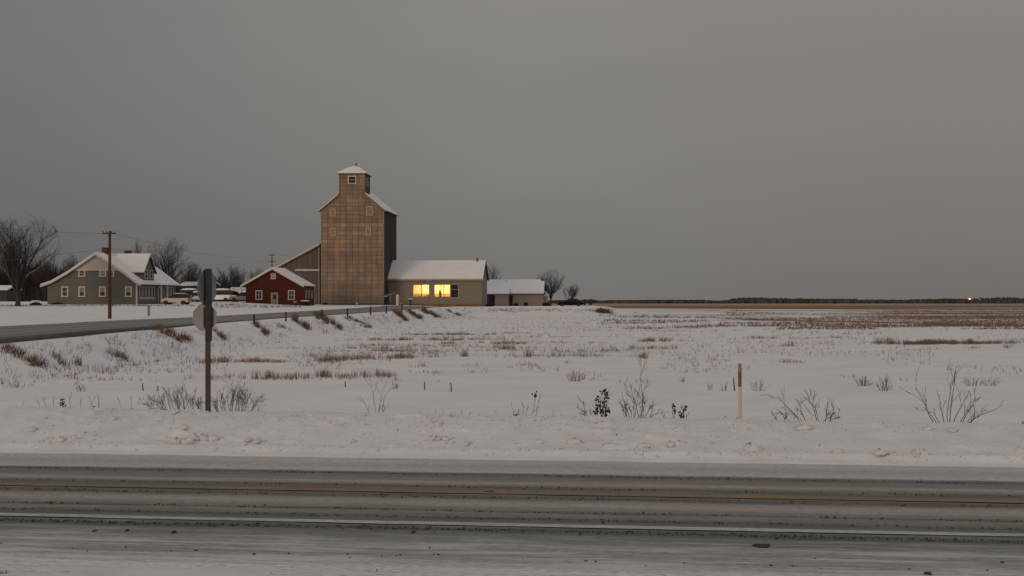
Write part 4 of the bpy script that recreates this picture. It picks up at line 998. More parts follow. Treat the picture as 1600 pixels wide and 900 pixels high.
# --- grey farmhouse
def farmhouse():
    t, k = bld('farmhouse', 74, 474.9, 180, 8.0, 'grey green farmhouse with cream gable, snowy roof and glazed side porch')
    c = 1/math.cos(R(8)); D = 13.0
    u = lambda x: (x-74)*k*c*(1-.0006*(x-74)*0); w = lambda y: (474.9-y)*k
    W = u(219.8)
    prof = [(u(64.5), w(447.2)), (u(82.5), w(441.5)), (u(108), w(427.5)), (u(121.5), w(418.8)), (u(154.5), w(397.8)), (u(190.5), w(420.3)), (u(204), w(430)), (u(217.5), w(440.2)), (u(227.2), w(446))]
    zi = lambda x: float(np.interp(x, [p[0] for p in prof], [p[1] for p in prof]))
    body = [(0,-.4),(W,-.4),(W,zi(W)-.04)]+[(a, b-.04) for a, b in reversed(prof[1:-1]) if 0 < a < W]+[(0,zi(0)-.04)]
    MB().prism_y(body, 0, D).build('wall', M['grey_side'], t)
    gz0 = w(421); gl = [p for p in prof if p[1] > gz0]
    def xat(z, side):
        xs = [p for p in (prof[:5] if side < 0 else prof[4:])]
        if side < 0: return float(np.interp(z, [p[1] for p in xs], [p[0] for p in xs]))
        return float(np.interp(z, [p[1] for p in xs][::-1], [p[0] for p in xs][::-1]))
    MB().prism_y([(xat(gz0,-1)+.05, gz0), (xat(gz0,1)-.05, gz0), (prof[4][0], prof[4][1]-.1)], -.05, -.004).build('gable_panel', M['gable_white'], t)
    MB().box(xat(gz0,-1)-.1, xat(gz0,1)+.1, -.09, -.052, gz0-.16, gz0).build('belt_board', M['cream'], t)
    r = roof_y(t, prof, -.42, D+.3, .17, 'shingle', 'cream')
    for x0, x1, y0, y1, bl in ((125,136,421.5,432.6,0.0),(159,170,421.5,432.6,.9),(175.6,182.8,421.5,432.4,.4),(97.2,108.4,447.6,464,.0),(125,136,447.6,464,.42),(158.4,169.6,447.6,464,.5),(200.6,211.4,447.6,464,.5)):
        win_f(t, u(x0), u(x1), w(y1), w(y0), 0, 'cream', 'glass', True, bl, .16)
    MB().box(W-.16, W+.03, -.04, -.003, -.3, zi(W)-.2).build('corner_board', M['cream'], t)
    # cross gable on the porch side
    vc, hw, end = 3.95, 1.95, W-.12; rw_, ew = w(398.2)-.02, w(398.2)-2.25
    g = MB().prism_x([(vc-hw+.15,2.4),(vc+hw-.15,2.4),(vc+hw-.15,ew+.12),(vc,rw_-.1),(vc-hw+.15,ew+.12)], prof[4][0]+.3, end).build('dormer', M['grey_side'], t)
    p2 = [(vc-hw-.12, ew-.1), (vc, rw_), (vc+hw+.12, ew-.1)]
    rr = MB().prism_x(offset_profile(p2, -.02, .1), prof[4][0], end+.3).build('dormer_roof', M['shingle'], g)
    MB().prism_x(offset_profile(p2, .105, .28), prof[4][0]+.02, end+.28).build('snow_cover', M['roof_snow'], g)
    for v in (vc-1.3, vc+.35): win_s(g, v, v+.95, 3.3, 4.4, end, 'white', 'glass')
    # glazed porch along the right wall
    for i in range(5):
        v = .75+i*1.02; win_s(t, v, v+.72, .78, 2.25, W, 'white', 'glass', False)
    for i in range(3):
        v = 9.0+i*1.15; win_s(t, v, v+.72, .78, 2.25, W, 'white', 'glass', False)
    MB().box(W+.005, W+.06, .6, 6.0, .62, .70).build('porch_sill', M['white'], t)
    dd = MB().box(W-.01, W+.03, 7.0, 8.0, 0, 2.15).build('door', M['glass'], t)
    MB().box(W-.01, W+.06, 6.88, 6.999, 0, 2.27).box(W-.01, W+.06, 8.001, 8.12, 0, 2.27).box(W-.01, W+.06, 7.0, 8.0, 2.151, 2.27).build('door_frame', M['white'], dd)
    for v in (6.35, 8.5): MB().box(W+.5, W+.66, v, v+.16, -.3, zi(W+.58)-.05).build('porch_column', M['white'], t)
    MB().box(W+.05, W+1.2, 6.2, 8.9, -.4, .06).build('porch_step', M['concrete'], t)
    # brick chimneys on the ridge
    for uu, vv, y in ((u(154.5)-.36, 2.3, 0), (u(154.5)-.36, 9.3, 1)):
        zb = prof[4][1]-.8
        uu = uu
        ch = MB().box(uu, uu+.72, vv, vv+.72, zb, prof[4][1]+.62+(.1 if y else .25)).build('chimney', M['brick'], r)
        zz = prof[4][1]+.62+(.1 if y else .25)
        MB().box(uu-.05, uu+.77, vv-.05, vv+.77, zz+.001, zz+.09).build('chimney_cap', M['brick'], r)
farmhouse()

# --- building with the lit windows
def lit_building():
    t, k = bld('lit_building', 605, 479, 229, 3.8, 'long low olive building with glowing yellow windows and a snowy roof')
    W, D, E, Rz = 15.52, 10.2, 4.62, 7.42
    u = lambda x: (x-605)*k; w = lambda y: (479-y)*k
    o1 = (u(645.4), u(671.2)); o2 = (u(678.8), u(704.2)); o3 = (u(705.2), u(716.4)); z0, z1 = w(464.3), w(444.7)
    mb = MB()
    xs = [0, o1[0], o1[1], o2[0], o2[1], o3[0], o3[1], W]
    for i in range(0, 8, 2): mb.box(xs[i], xs[i+1], 0, .2, -.4, E)
    for i in (1, 3, 5): mb.box(xs[i], xs[i+1], 0, .2, -.4, z0).box(xs[i], xs[i+1], 0, .2, z1, E)
    mb.box(0, .2, .2, D, -.4, E).prism_x([(.2,-.4),(D,-.4),(D,E),(D/2,Rz-.1),(.2,E)], W-.2, W)
    mb.prism_x([(.2,E),(D,E),(D/2,Rz-.1)], 0, .2)
    mb.box(.2, W-.2, D-.2, D, -.4, E)
    mb.build('wall', M['blockwall'], t)
    roof_x(t, [(-.35, E-.2), (D/2, Rz), (D+.35, E-.2)], .05, W+.25, .17, 'shingle', 'steel')
    MB().box(.05, W+.24, -.42, -.355, E-.36, E-.1).build('fascia', M['tan_trim'], t)
    MB().box(-.02, W+.02, -.10, -.004, -.4, .42).build('foundation', M['foundation'], t)
    MB().tube((u(742), D/2-.3, Rz-.2), (u(742), D/2-.3, Rz+.55), .13).tube((u(742), D/2-.3, Rz+.551), (u(742), D/2-.3, Rz+.68), .2, .2).build('roof_pipe', M['foundation'], t)
    def lit(o, mulls, name):
        f = MB(); a, b = o
        f.box(a+.001, b-.001, .02, .12, z0+.001, z0+.07).box(a+.001, b-.001, .02, .12, z1-.05, z1-.001).box(a+.001, a+.06, .02, .12, z0+.07, z1-.05).box(b-.06, b-.001, .02, .12, z0+.07, z1-.05)
        for m_, ww in mulls: f.box(m_-ww/2, m_+ww/2, .03, .12, z0+.07, z1-.05)
        fo = f.build('window', M['bronze'], t)
        MB().box(a+.05, b-.05, .07, .076, z0+.06, z1-.04).build('pane', M['pane'], fo)
    lit(o1, [(u(658.6), .1)], 'window'); lit(o2, [(u(689.7), .07), (u(693.9), .09)], 'window')
    f = MB(); a, b = o3
    f.box(a+.001, b+.1, -.03, .12, z1-.001, z1+.12).box(b+.001, b+.12, -.03, .15, z0-.05, z1-.002).box(a+.001, b+.12, -.03, .12, z0-.12, z0-.051).box(a+.002, b-.002, .02, .1, (z0+z1)/2+.2, (z0+z1)/2+.26)
    fo = f.build('window', M['tan_trim'], t); MB().box(a+.003, b-.003, .05, .09, z0-.05, z1-.002).build('pane', M['glass'], fo)
    # the lit room behind the panes
    ra, rb, rd, r0, r1 = o1[0]-.9, o2[1]+.02, 4.2, .5, z1+.55
    rm = MB(); rm.box(ra, rb, rd, rd+.1, r0+1.55, r1); rm.box(ra-.1, ra, .21, rd+.1, r0, r1); rm.box(rb, rb+.03, .21, rd+.1, r0, r1); rm.box(ra, rb, .21, rd, r1, r1+.06)
    rm.cur = 1; rm.box(ra, rb, rd-.02, rd+.08, r0, r0+1.549).box(ra, rb, .21, rd, r0-.08, r0)
    room = rm.build('room', [M['room'], M['roomlow']], t)
    sh = MB()
    for x in (646, 650.5, 655): sh.box(u(x), u(x)+.06, 2.9, 3.4, r0, r0+1.7)
    sh.box(u(646), u(656), 2.9, 3.4, r0+1.2, r0+1.26).box(u(660), u(669), 1.4, 2.1, r0+1.15, r0+1.22).blob((u(666.4), 1.7, r0+1.33), .28, .2, .14, 4)
    sh.box(u(661), u(661)+.08, 1.5, 2, r0, r0+1.15).box(u(668), u(668)+.08, 1.5, 2, r0, r0+1.15)
    sh.build('shelf', M['shelf'], room)
    MB().box(u(684.7), u(687.4), 1.5, 1.9, r0, r0+1.95).blob((u(686), 1.7, r0+2.05), .12, .12, .16, 5).build('cabinet', M['shelf'], room)
    MB().box(u(694.5), u(703.5), 3.2, 3.5, r0+.9, r0+1.6).box(u(681), u(692), 3.3, 3.6, r0+1.55, r0+1.62).build('counter', M['roomlow'], room)
    for x in (655.5, 664.5, 684, 697): MB().box(u(x)-.55, u(x)+.55, 1.6, 2.4, r1-.1, r1-.012).build('ceiling_lamp', M['tube'], room)
    return t
M['bronze'] = mk('bronze_frame', (.14,.085,.04), None, 2, .5)
M['tan_trim'] = mk('tan_fascia', (.40,.335,.26), (.34,.28,.21), 2, .7)
lit_building()

# --- tan garage at the right
def garage():
    t, k = bld('tan_garage', 795, 478.3, 262, 3.0, 'low tan garage with broad snowy roof and a small left wing')
    W = (849-795)*k; E = 2.32; D = 8.5; Rz = 4.75; wl = (761-795)*k-1.2
    MB().box(0, W, 0, D, -.4, E).prism_x([(0,E+.001),(D,E+.001),(D/2,Rz-.15)], W-.2, W-.001).build('wall', M['garage_wall'], t)
    roof_x(t, [(-.4,E-.1),(D/2,Rz),(D+.4,E-.1)], wl, W+.15, .2, 'shingle', 'steel')
    # wing, open carport to its left
    w2 = (774-795)*k
    g = MB().box(w2, -.02, -1.6, 3, -.4, E-.15).build('wing', M['garage_wall'], t)
    MB().box(wl, w2-.02, .6, .75, -.4, E-.1).build('carport_wall', M['boards'], g)
    for uu in (wl+.4, w2-1.3): MB().box(uu, uu+.14, -1.5, -1.36, -.3, E-.1).build('carport_post', M['boards'], g)
    rw2 = MB().prism_x(offset_profile([(-2.0,E-.18),(2.6,E+1.35)], -.02, .1), wl, .25).build('wing_roof', M['shingle'], g)
    MB().prism_x(offset_profile([(-2.0,E-.18),(2.6,E+1.35)], .105, .3), wl+.02, .23).build('snow_cover', M['roof_snow'], g)
    MB().box(.15, .75, -.03, -.003, .1, 2.0).build('door', M['glass'], t)  # narrow dark strip set on the wall beside the wing
    MB().box(W-.55, W+.1, D/2-.5, D/2+.1, Rz-.5, Rz+.32).build('chimney', M['shingle'], t)
    MB().tube((-1.9, D/2, Rz), (-1.9, D/2, Rz+.55), .07).build('roof_pipe', M['steel'], t)
    MB().tube((-.7, D/2-.6, Rz-.1), (-.7, D/2-.6, Rz+.25), .05).build('vent_pipe', M['steel'], t)
    MB().box(wl+1.1, wl+2.6, D+1, D+1.6, Rz-.9, Rz+.55).build('rear_wall', M['concrete'], t)
    l = MB().box(W+.03, W+.75, 1, 4, -.4, 1.9).build('lean_to', M['garage_wall'], t)
    MB().prism_y([(W+.02,2.9),(W+.02,2.7),(W+.95,1.95),(W+.95,2.15)], .8, 4.2).build('snow_cover', M['roof_snow'], l)
garage()

# --- low white garage behind the parked cars, and the barn shed at the far left
def small_shed(name, x0, x1, ybase, yeave, yridge, Y, label, wallm, depth=5.0, doors=0):
    t, k = bld(name, x0, ybase, Y, 4, label); W = (x1-x0)*k; E = (ybase-yeave)*k; Rz = (ybase-yridge)*k+.1
    MB().box(0, W, 0, depth, -.5, E).build('wall', M[wallm], t)
    roof_x(t, [(-.4,E-.1),(depth/2,Rz),(depth+.4,E-.1)], -.3, W+.3, .22)
    for i in range(doors):
        a = .5+i*(W-1)/doors; MB().box(a, a+(W-1)/doors-.5, -.04, -.003, -.3, E-.35).build('door', M['glass'], t)
small_shed('white_garage', 357, 402, 475.4, 461.5, 452, 262, 'low cream garage with snowy roof left of the red house', 'gable_white', 6, 2)
small_shed('wood_shed', -70, 13, 477.5, 453.5, 449.5, 236, 'low dark shed with snow on the roof behind the large tree', 'sideboards', 5, 0)
small_shed('wood_shed', 284, 330, 474, 446.5, 443, 252, 'dark shed with a snowy roof line behind the farmhouse porch', 'sideboards', 5, 0)

# ------------------------------------------------------------------ vehicles (local x forward, built 4.4 m long)
def car(name, loc, rz, label, paint, kind='suv', L=4.4, snow=.07, rim='steel', group=None):
    t = tag(empty(name, loc, rz), label, 'car', group); Wd = .88; s = L/4.4
    if kind == 'suv':
        body = [(-2.15,.38),(-1.75,.32),(1.75,.32),(2.15,.40),(2.2,.72),(2.02,.92),(1.05,1.04),(-2.1,1.08),(-2.2,.8)]
        cab = [(-2.05,1.07),(1.02,1.03),(.30,1.62),(-.4,1.72),(-1.55,1.70),(-1.95,1.5)]
    elif kind == 'van':
        body = [(-2.2,.38),(-1.75,.32),(1.75,.32),(2.2,.40),(2.22,.75),(2.05,.95),(1.4,1.08),(-2.18,1.1),(-2.22,.8)]
        cab = [(-2.15,1.09),(1.38,1.07),(.7,1.75),(.2,1.86),(-1.9,1.86),(-2.1,1.7)]
    else:
        body = [(-2.2,.40),(-1.75,.30),(1.75,.30),(2.2,.38),(2.22,.66),(1.95,.82),(.9,.92),(-1.4,.96),(-2.15,.9),(-2.24,.7)]
        cab = [(-1.75,.95),(1.0,.91),(.30,1.38),(-.15,1.46),(-.8,1.45),(-1.25,1.34)]
    body = [(x*s, z) for x, z in body]; cab = [(x*s, z) for x, z in cab]
    def loft(poly, hw, inset):
        zc = max(z for x, z in poly); zb = min(z for x, z in poly); n = len(poly)
        y = [hw-inset*(z-zb)/(zc-zb) for x, z in poly]
        vs = [(x, -yy, z) for (x, z), yy in zip(poly, y)]+[(x, yy, z) for (x, z), yy in zip(poly, y)]
        return vs, [tuple(range(n)), tuple(range(2*n-1, n-1, -1))]+[(i, i+n, (i+1)%n+n, (i+1)%n) for i in range(n)]
    b = MB().add(*loft(body, Wd, .04)).build('body', paint, t)
    md = b.modifiers.new('bevel', 'BEVEL'); md.width = .05; md.segments = 2
    c = MB().add(*loft(cab, Wd-.06, .16)).build('cabin', M['glass'], t)
    zc = max(z for x, z in cab)
    roofp = [(x, z) for x, z in cab if z > zc-.13]; x0, x1 = min(p[0] for p in roofp), max(p[0] for p in roofp)
    ro = MB().box(x0, x1, -Wd+.2, Wd-.2, zc-.03, zc+.03).build('roof', paint, t)
    MB().blob(((x0+x1)/2, 0, zc+.05), (x1-x0)*.55, Wd-.2, snow*1.6, 3, .05, 16, 8, .1).build('snow_cover', M['roof_snow'], ro, True)
    MB().blob((1.45*s, 0, body[6][1]-.02), .62*s, Wd-.15, snow, 4, .05, 16, 8, .3).build('hood_snow', M['roof_snow'], t, True)
    for sy in (-1, 1):                                                   # pillars over the dark cabin glass
        p = MB()
        for xa, xb in ((cab[1][0], cab[2][0]), (-.35*s, -.35*s), (cab[0][0]+.02, cab[-1][0]+.02)):
            za, zb_ = cab[1][1], (cab[2][1] if xa == cab[1][0] else zc-.06)
            p.tube((xa, sy*(Wd-.05), za), (xb, sy*(Wd-.19), zb_), .04, .035, 5)
        p.build('pillar', M['black'], t)
    for x in (-1.38*s, 1.38*s):
        for sy in (-1, 1):
            w = MB().tube((x, sy*(Wd-.2), .33), (x, sy*(Wd+.015), .33), .33, None, 18).build('wheel', M['black'], t)
            MB().tube((x, sy*(Wd+.016), .33), (x, sy*(Wd+.03), .33), .17, None, 12).build('rim', M[rim], w)
    for sy in (-1, 1):
        MB().box(2.1*s, 2.2*s, sy*.62-.16, sy*.62+.16, .62, .76).build('headlight', M['white'], t)
        MB().box(-2.24*s, -2.14*s, sy*.68-.14, sy*.68+.14, .74, .98).build('taillight', M['tailred'], t)
    return t
M['tailred'] = mk('tail_lamp_red', (.2,.02,.02), None, 4, .4)
def paintm(name, c): return mk(name, c, tuple(x*.92 for x in c), 1.5, .35, 0, (1,1,1), .5, .2)
P1 = paintm('beige_car_paint', (.27,.245,.21)); P2 = paintm('white_car_paint', (.62,.61,.60)); P3 = mk('black_car_paint', (.012,.012,.013), None, 2, .7, 0, (1,1,1), .08); P4 = paintm('grey_car_paint', (.16,.16,.165)); P5 = paintm('red_car_paint', (.22,.03,.03))
def car_at(x, y, Y): p = at(x, y, Y); p.z = gz(p.x, p.y); return p
car('parked_car', car_at(276, 475.4, 179), R(176), 'beige car with snow on its roof parked by the farmhouse porch', P1, 'suv', 3.6, .05).scale = (1, 1, .80)
car('parked_van', car_at(301, 475, 214), R(-20), 'white snow covered van behind the beige car', P2, 'van', 4.2, .13)
car('parked_car', car_at(309, 474, 211), R(100), 'car with a red tail light half hidden by the road signs', P2, 'sedan', 4.2, .12)
car('parked_van', car_at(342, 475, 224), R(176), 'snow topped van directly right of the sign post', P2, 'van', 4.2, .14)
car('parked_suv', car_at(364, 475, 232), R(60), 'snow topped suv between van and red house', P2, 'suv', 4.2, .13)
car('parked_car', car_at(381, 475.5, 214), R(176), 'snow topped dark car partly behind the red house', P4, 'sedan', 4.3, .13)
car('dark_car', car_at(891, 479, 255)-Vector((0,0,.12)), R(176), 'black parked car right of the tan garage', P3, 'sedan', 4.7, .004)

# ------------------------------------------------------------------ yard furniture
def at_g(x, Y): X = (x-800)/F*Y; return Vector((X, Y, gz(X, Y)))
# oil drum, pipe and upright white tank beside the tower
p = at_g(602.8, 223.5); t = tag(empty('dark_tank', p), 'black upright drum with a grey lid at the tower\'s right corner', 'tank')
MB().tube((0,0,-.3), (0,0,1.35), .30, None, 18).build('shell', M['black'], t); MB().tube((0,0,1.351), (0,0,1.5), .31, .24, 18).build('lid', M['tin'], t)
q = at_g(621, 224.5)
t = tag(empty('white_tank', q), 'white upright tank in front of the olive wall left of the lit windows', 'tank')
MB().tube((0,0,-.2), (0,0,1.55), .24, None, 18).tube((0,0,1.551), (0,0,1.72), .24, .08, 18).build('shell', M['white'], t)
MB().tube((0,0,1.721), (0,0,1.8), .05).build('valve', M['tin'], t)
t = tag(MB().path([(p.x+.1, 223.4, p.z+1.62), (p.x+.55, 223.5, p.z+1.66), (q.x-.35, 224.3, q.z+1.98)], [.04,.04,.04], 8).path([(p.x+.75, 223.6, p.z+1.7), (p.x+.75, 223.6, p.z+.7), (p.x+1.0, 223.6, p.z+.35)], [.035]*3, 8).build('fill_pipe', M['tin']), 'thin grey fill pipe running from the dark drum to the white tank', 'pipe')
p = at_g(626.5, 222.5); t = tag(empty('orange_cart', p), 'small orange and yellow cart beside the white tank', 'cart')
M['orange'] = mk('orange_paint', (.45,.13,.03), None, 3, .6); M['yellow'] = mk('yellow_paint', (.55,.30,.04), None, 3, .6)
MB().box(-.35,.35,-.25,.25,.12,.5).build('tub', M['orange'], t); MB().box(-.12,.1,-.27,-.252,.2,.46).build('panel', M['yellow'], t); MB().path([(.35,0,.45),(.6,0,.75),(.6,0,.8)], [.03]*3).build('handle', M['steel'], t)
for sx in (-.2,.2): MB().tube((sx,-.3,.12),(sx,-.26,.12), .13, None, 12).build('wheel', M['black'], t)
p = at_g(641.5, 218); t = tag(empty('mailbox', p), 'dark post with a snow capped box before the lit building', 'mailbox')
MB().box(-.13,.13,-.13,.13,-.3,.72).build('post', M['shingle'], t); MB().box(-.24,.24,-.3,.3,.721,1.0).build('box', M['steel'], t); MB().box(-.25,.25,-.31,.31,1.001,1.13).build('snow_cap', M['roof_snow'], t)
p = at_g(461, 198); t = tag(empty('mailbox', p), 'small dark mailbox with snow on top in front of the red house', 'mailbox')
MB().box(-.06,.06,-.06,.06,-.3,.3).build('post', M['shingle'], t); MB().box(-.22,.22,-.3,.3,.301,.56).build('box', M['steel'], t); MB().box(-.2,.2,-.28,.28,.561,.64).build('snow_cap', M['roof_snow'], t)
p = at_g(557.5, 220); t = tag(empty('work_lamp', p), 'little white lamp on the ground at the tower base', 'lamp')
MB().box(-.16,.16,-.1,.1,0,.1).build('base', M['steel'], t); MB().tube((0,-.11,.26),(0,.06,.26), .16, None, 14).build('shade', M['white'], t)
# evergreen shrubs and snowy mounds by the walls
def shrub(x, Y, w, h, label, seed, snow=True, name='low_shrub'):
    p = at_g(x, Y); t = empty(name, p) if snow else None; rg = np.random.default_rng(seed)
    n = 160; a = rg.random(n)*6.28; r = np.sqrt(rg.random(n))
    P = np.stack([r*np.cos(a)*w*.45, r*np.sin(a)*.4, rg.random(n)*h*.35*(1-r*.6)], -1)
    v, f = blades(P, 5, h*.62*(1-.45*r), .09, .06, .9, seed); tw_ = np_mesh('twigs' if snow else name, v, f, M['wood_dark'], parent=t)
    if not snow: tw_.location = p
    tag(t or tw_, label, 'shrub')
    if snow: MB().blob((0,0,h*.92), w*.42, .34, h*.14, seed, .12, 14, 8, .3).build('snow_cap', M['roof_snow'], t, True)
shrub(476, 203.5, 1.7, .75, 'snow topped dark shrub at the red house\'s right corner', 1)
shrub(508, 223, .7, .55, 'small dark shrub at the left foot of the tower', 2, False)
shrub(88, 179.2, 1.6, .42, 'dark low shrub by the farmhouse\'s left corner', 3, False)
shrub(765, 229.5, 1.3, .85, 'dark shrub at the right corner of the lit building', 4, False)
shrub(806, 259.5, .8, .85, 'left dark shrub of two before the tan garage', 5, False)
shrub(821.5, 259.5, .55, 1.0, 'narrow right shrub of two before the tan garage', 6, False)
shrub(56, 172, 1.6, .55, 'snowy low bush on the lawn right of the large tree', 7)
shrub(853.5, 258, 1.6, 1.0, 'dark brush piled at the right corner of the tan garage', 8, False)
# brown brush at the right end of the raised yard
p = gp(941, 489); g = np.random.default_rng(5)
v, f = blades(np.stack([g.normal(0,.55,260), g.normal(0,.4,260), np.zeros(260)], -1), 6, .35+.5*g.random(260), .2, .05, .4, 5)
o = np_mesh('brush_patch', v, f, [M['stub_a'], M['stub_r']], np.arange(len(f)) % 2); o.location = p
tag(o, 'solid brown brush patch at the right end of the raised yard', 'brush')

# fence posts along the near edge of the side road
FP = [(397,506,14),(446.7,502,14),(502.7,498.5,14),(543,495,13),(579,491.5,12),(603.5,489.5,11),(628,488,11),(660.5,486,12)]
FL = ['nearest dark fence post, right of the sign post','second fence post from the sign post, below the red house','third fence post, at the tower\'s left corner','fourth fence post, below the middle of the tower','fifth fence post, below the right part of the tower','sixth fence post, below the black drum','seventh fence post, below the orange cart','brown last fence post, below the lit windows']
for i, ((x, y, h), lb) in enumerate(zip(FP, FL)):
    p = gp(x, y); k = p.y/F; hh = h*k
    o = MB().tube((0,0,-.3),(0,0,hh), .075 if i < 7 else .1, None, 8).tube((0,0,hh+.001),(0,0,hh+.03), .08, .04, 8).build('fence_post', M['steel'] if i < 7 else M['foundation']); o.location = p
    tag(o, lb, 'fence post', 'posts along the side road')
p = gp(232.5, 494); o = MB().box(-.11,.11,-.07,.07,-.3,.95).prism_y([(-.11,.951),(.11,.951),(.0,1.0)], -.07, .07).build('lawn_post', M['concrete']); o.location = p
tag(o, 'short grey post on the snowy lawn across the side road', 'post')

# utility poles and wires
def upole(x, ytop, Y, r, label, arms, base=None):
    p = base or at_g(x, Y); k = p.y/F; h = H+(HZ-ytop)*k-p.z
    t = tag(empty('utility_pole', p), label, 'utility pole', None)
    MB().tube((0,0,-.5),(0,0,h), r*1.2, r*.75, 12).build('pole', M['pole'], t)
    for (z, w, rot) in arms:
        a = MB(); c, s = math.cos(rot), math.sin(rot)
        a.tube((-w*c, -r-.06-w*s, h-z), (w*c, -r-.06+w*s, h-z), .055, None, 6).build('crossarm', M['pole'], t)
        for q in (-.9, -.4, .4, .9):
            MB().tube((w*c*q, -r-.06+w*s*q, h-z+.05), (w*c*q, -r-.06+w*s*q, h-z+.2), .04, .03, 8).build('insulator', M['steel'], t)
    return p, h
pA, hA = upole(171.5, 361, 0, .135, 'tall brown utility pole standing in front of the farmhouse', [(.22,.55,.12)], gp(171.5, 498))
pB, hB = upole(425, 396.5, 300, .13, 'distant utility pole with two crossarms behind the red house', [(.3,.75,0),(1.7,.75,0)])
def wire(a, b, sag, label, n=24, r=.012):
    a = Vector(a); b = Vector(b); pts = []
    for i in range(n+1):
        k = i/n; q = a.lerp(b, k); q.z -= sag*4*k*(1-k); pts.append(q)
    tag(MB().path(pts, [r]*(n+1), 4).build('power_line', M['wire']), label, 'power line', 'overhead wires')
topA = pA+Vector((0, -.25, hA-.2)); topB = pB+Vector((0, -.2, hB-.2))
wire(topA+Vector((-.5,0,0)), at(-240, 322, 105), .5, 'overhead wire running from the tall pole off the left edge')
wire(topA+Vector((.5,0,0)), topB+Vector((-.6,0,0)), 1.2, 'overhead wire from the tall pole to the distant pole')
wire(pA+Vector((0,-.2,hA-1.45)), at(-240, 413, 150), .6, 'lower cable running left from the tall pole')
wire(pA+Vector((0,-.2,hA-1.45)), at(207, 390.5, 184), .15, 'short service cable from the tall pole to the farmhouse chimney')
wire(topB+Vector((.5,0,0)), at(700, 405, 420), .8, 'wire running right from the distant pole behind the tower', r=.015)
wire(topB+Vector((-.5,0,-1.45)), at(-200, 425, 330), .9, 'lowest far wire running left behind the farmhouse', r=.016)

# roadside sign post with the backs of two octagon signs
def sign_post():
    p = bank_pt(325, .25); k = p.y/F
    t = tag(empty('sign_post', p), 'grey sign post carrying the backs of two octagonal signs', 'sign post')
    ytop = 420; h = H+(HZ-ytop)*k-p.z; hm = H+(HZ-517)*k-p.z
    MB().prism_y([(-.055,-.4),(.055,-.4),(.055,hm),(-.055,hm)], -.05, .05).build('post', M['postwood'], t)
    ch = MB().box(-.055,.085,-.065,-.052,hm-.25,h).box(-.055,-.04,-.0515,.06,hm-.25,h).box(.07,.085,-.0515,.06,hm-.25,h)
    ch.box(-.039,.069,-.05,.04,hm+.002,h-.02).build('steel_channel', M['steel'], t)
    def octagon(zc, rr, rot, cx, rx=1.0):
        m = MB(); n = 8
        pts = [(rr*math.cos(math.pi/8+i*math.pi/4)*rx, rr*math.sin(math.pi/8+i*math.pi/4)) for i in range(n)]
        vs = [(x,-.004,z) for x, z in pts]+[(x,.004,z) for x, z in pts]
        m.add(vs, [tuple(range(n))]); m.add(vs, [(i, i+n, (i+1)%n+n, (i+1)%n) for i in range(n)])
        m.cur = 1; m.add(vs, [tuple(range(2*n-1, n-1, -1))])
        o = m.build('sign_panel', [M['signback'], M['signred']], t); o.location = (cx, .10, zc); o.rotation_euler = (0, 0, rot)
        MB().box(-.02,.02,-.03,-.005,-rr*.7,rr*.7).build('bracket', M['steel'], o)
        return o
    zc1 = H+(HZ-449.5)*k-p.z; zc2 = H+(HZ-496)*k-p.z
    octagon(zc1, .462, R(72), -.045)
    octagon(zc2, .352, R(-19), -.10)
sign_post()
# delineator
p = bank_pt(1156, .15); k = p.y/F; t = tag(empty('marker_post', p), 'slim cream marker post with an orange brown top on the bank', 'marker post')
hh = H+(HZ-568)*k-p.z; h1 = H+(HZ-604)*k-p.z
M['marker'] = mk('marker_cream', (.60,.51,.43), (.53,.45,.37), 4, .6); M['marker_top'] = mk('marker_brown', (.20,.10,.05), (.15,.075,.04), 5, .6); M['marker_tip'] = mk('marker_amber', (.36,.2,.08), None, 5, .6)
MB().tube((0,0,-.3),(.0,0,h1), .037, None, 14).build('shaft', M['marker'], t)
MB().tube((0,0,h1+.001),(.0,0,hh-.2), .041, None, 14).build('band', M['marker_top'], t); MB().tube((0,0,hh-.199),(0,0,hh), .041, .036, 14).build('tip', M['marker_tip'], t)
# far yard lamps
for x, y, mt, r, lb in ((1515,467,'lamp',.5,'bright amber yard lamp far off on the horizon'),(1531,467.6,'lamp2',.22,'dimmer amber yard lamp right of the bright one')):
    q = at(x, y, 1000); t = tag(empty('yard_lamp', (q.x, q.y, .2)), lb, 'lamp', 'lamps at the horizon')
    MB().tube((0,0,-.5),(0,0,q.z-.2-r), .12, .08, 8).build('pole', M['pole'], t); MB().blob((0,0,q.z-.2), r, r, r, 1, 0.0, 14, 10, 2).build('lamp_head', M[mt], t, True)

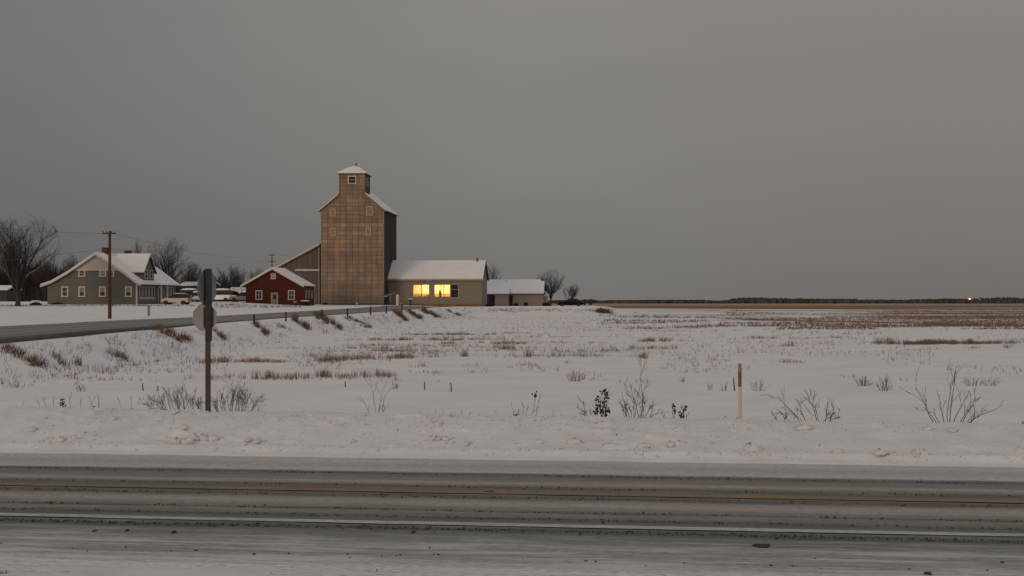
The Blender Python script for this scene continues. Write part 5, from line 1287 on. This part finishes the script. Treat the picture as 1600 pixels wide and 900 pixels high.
# ------------------------------------------------------------------ light, sky, camera
SUN_EL, SUN_AZ = R(11), R(212)           # azimuth clockwise from the view axis: low, behind the camera on the left
sd = Vector((math.sin(SUN_AZ)*math.cos(SUN_EL), math.cos(SUN_AZ)*math.cos(SUN_EL), math.sin(SUN_EL)))
ld = bpy.data.lights.new('sun', 'SUN'); ld.energy = .8; ld.angle = R(16); ld.color = (1.0, .69, .49)
lo = link(bpy.data.objects.new('sun', ld)); lo.rotation_euler = sd.to_track_quat('Z', 'Y').to_euler()
wd = bpy.data.worlds.new('World'); scn.world = wd; wd.use_nodes = True; nt = wd.node_tree
bg = nt.nodes['Background']; bg.inputs['Strength'].default_value = .1
sky = N(nt, 'ShaderNodeTexSky', sky_type='NISHITA'); sky.sun_disc = False; sky.sun_elevation = SUN_EL; sky.sun_rotation = SUN_AZ
sky.air_density = 1.0; sky.dust_density = 3.0
tc = N(nt, 'ShaderNodeTexCoord'); sx = N(nt, 'ShaderNodeSeparateXYZ'); nt.links.new(tc.outputs['Generated'], sx.inputs[0])
ov = ramp(nt, sx.outputs[2], [(0.0, (.190,.179,.171)), (.06, (.204,.192,.181)), (.14, (.231,.216,.202)), (.22, (.262,.244,.227)), (.5, (.405,.396,.39)), (1.0, (.515,.508,.506))])
az = math_(nt, 'ADD', math_(nt, 'MULTIPLY', sx.outputs[0], .55), 1.0)       # the overcast is thinner to the right
side = ramp(nt, math_(nt, 'ADD', math_(nt, 'MULTIPLY', sx.outputs[0], 1.0), .5), [(0, (.70,.72,.74)), (.2, (.76,.78,.80)), (.5, (1.0,1.0,1.0)), (.75, (.98,.96,.95)), (1, (.95,.93,.92))])
cl = noise(nt, coords(nt, (1.0,1.0,5.0), 'Generated'), 1.6, 5, .5)
cc = mixc(nt, 1.0, mixc(nt, 1.0, ov, side, 'MULTIPLY'), ramp(nt, cl, [(.3, (.93,.93,.935)), (.7, (1.07,1.06,1.05))]), 'MULTIPLY')
cc = mixc(nt, 1.0, cc, (10.0,10.0,10.0), 'MULTIPLY')
hsv = N(nt, 'ShaderNodeHueSaturation'); hsv.inputs['Saturation'].default_value = .35; hsv.inputs['Value'].default_value = .5
nt.links.new(sky.outputs[0], hsv.inputs['Color'])
nt.links.new(mixc(nt, .9, hsv.outputs[0], cc), bg.inputs['Color'])

cd = bpy.data.cameras.new('camera'); cam = link(bpy.data.objects.new('camera', cd)); scn.camera = cam
cam.location = (0, 0, H); cam.rotation_euler = (R(90), 0, 0)
cd.sensor_width = 36; cd.lens = F/1600*36; cd.shift_y = (HZ-450)/1600; cd.clip_start = .1; cd.clip_end = 20000
vs = scn.view_settings; vs.view_transform = 'Standard'; vs.look = 'None'; vs.exposure = 0; vs.gamma = 1; vs.use_curve_mapping = False
scn.cycles.use_denoising = True
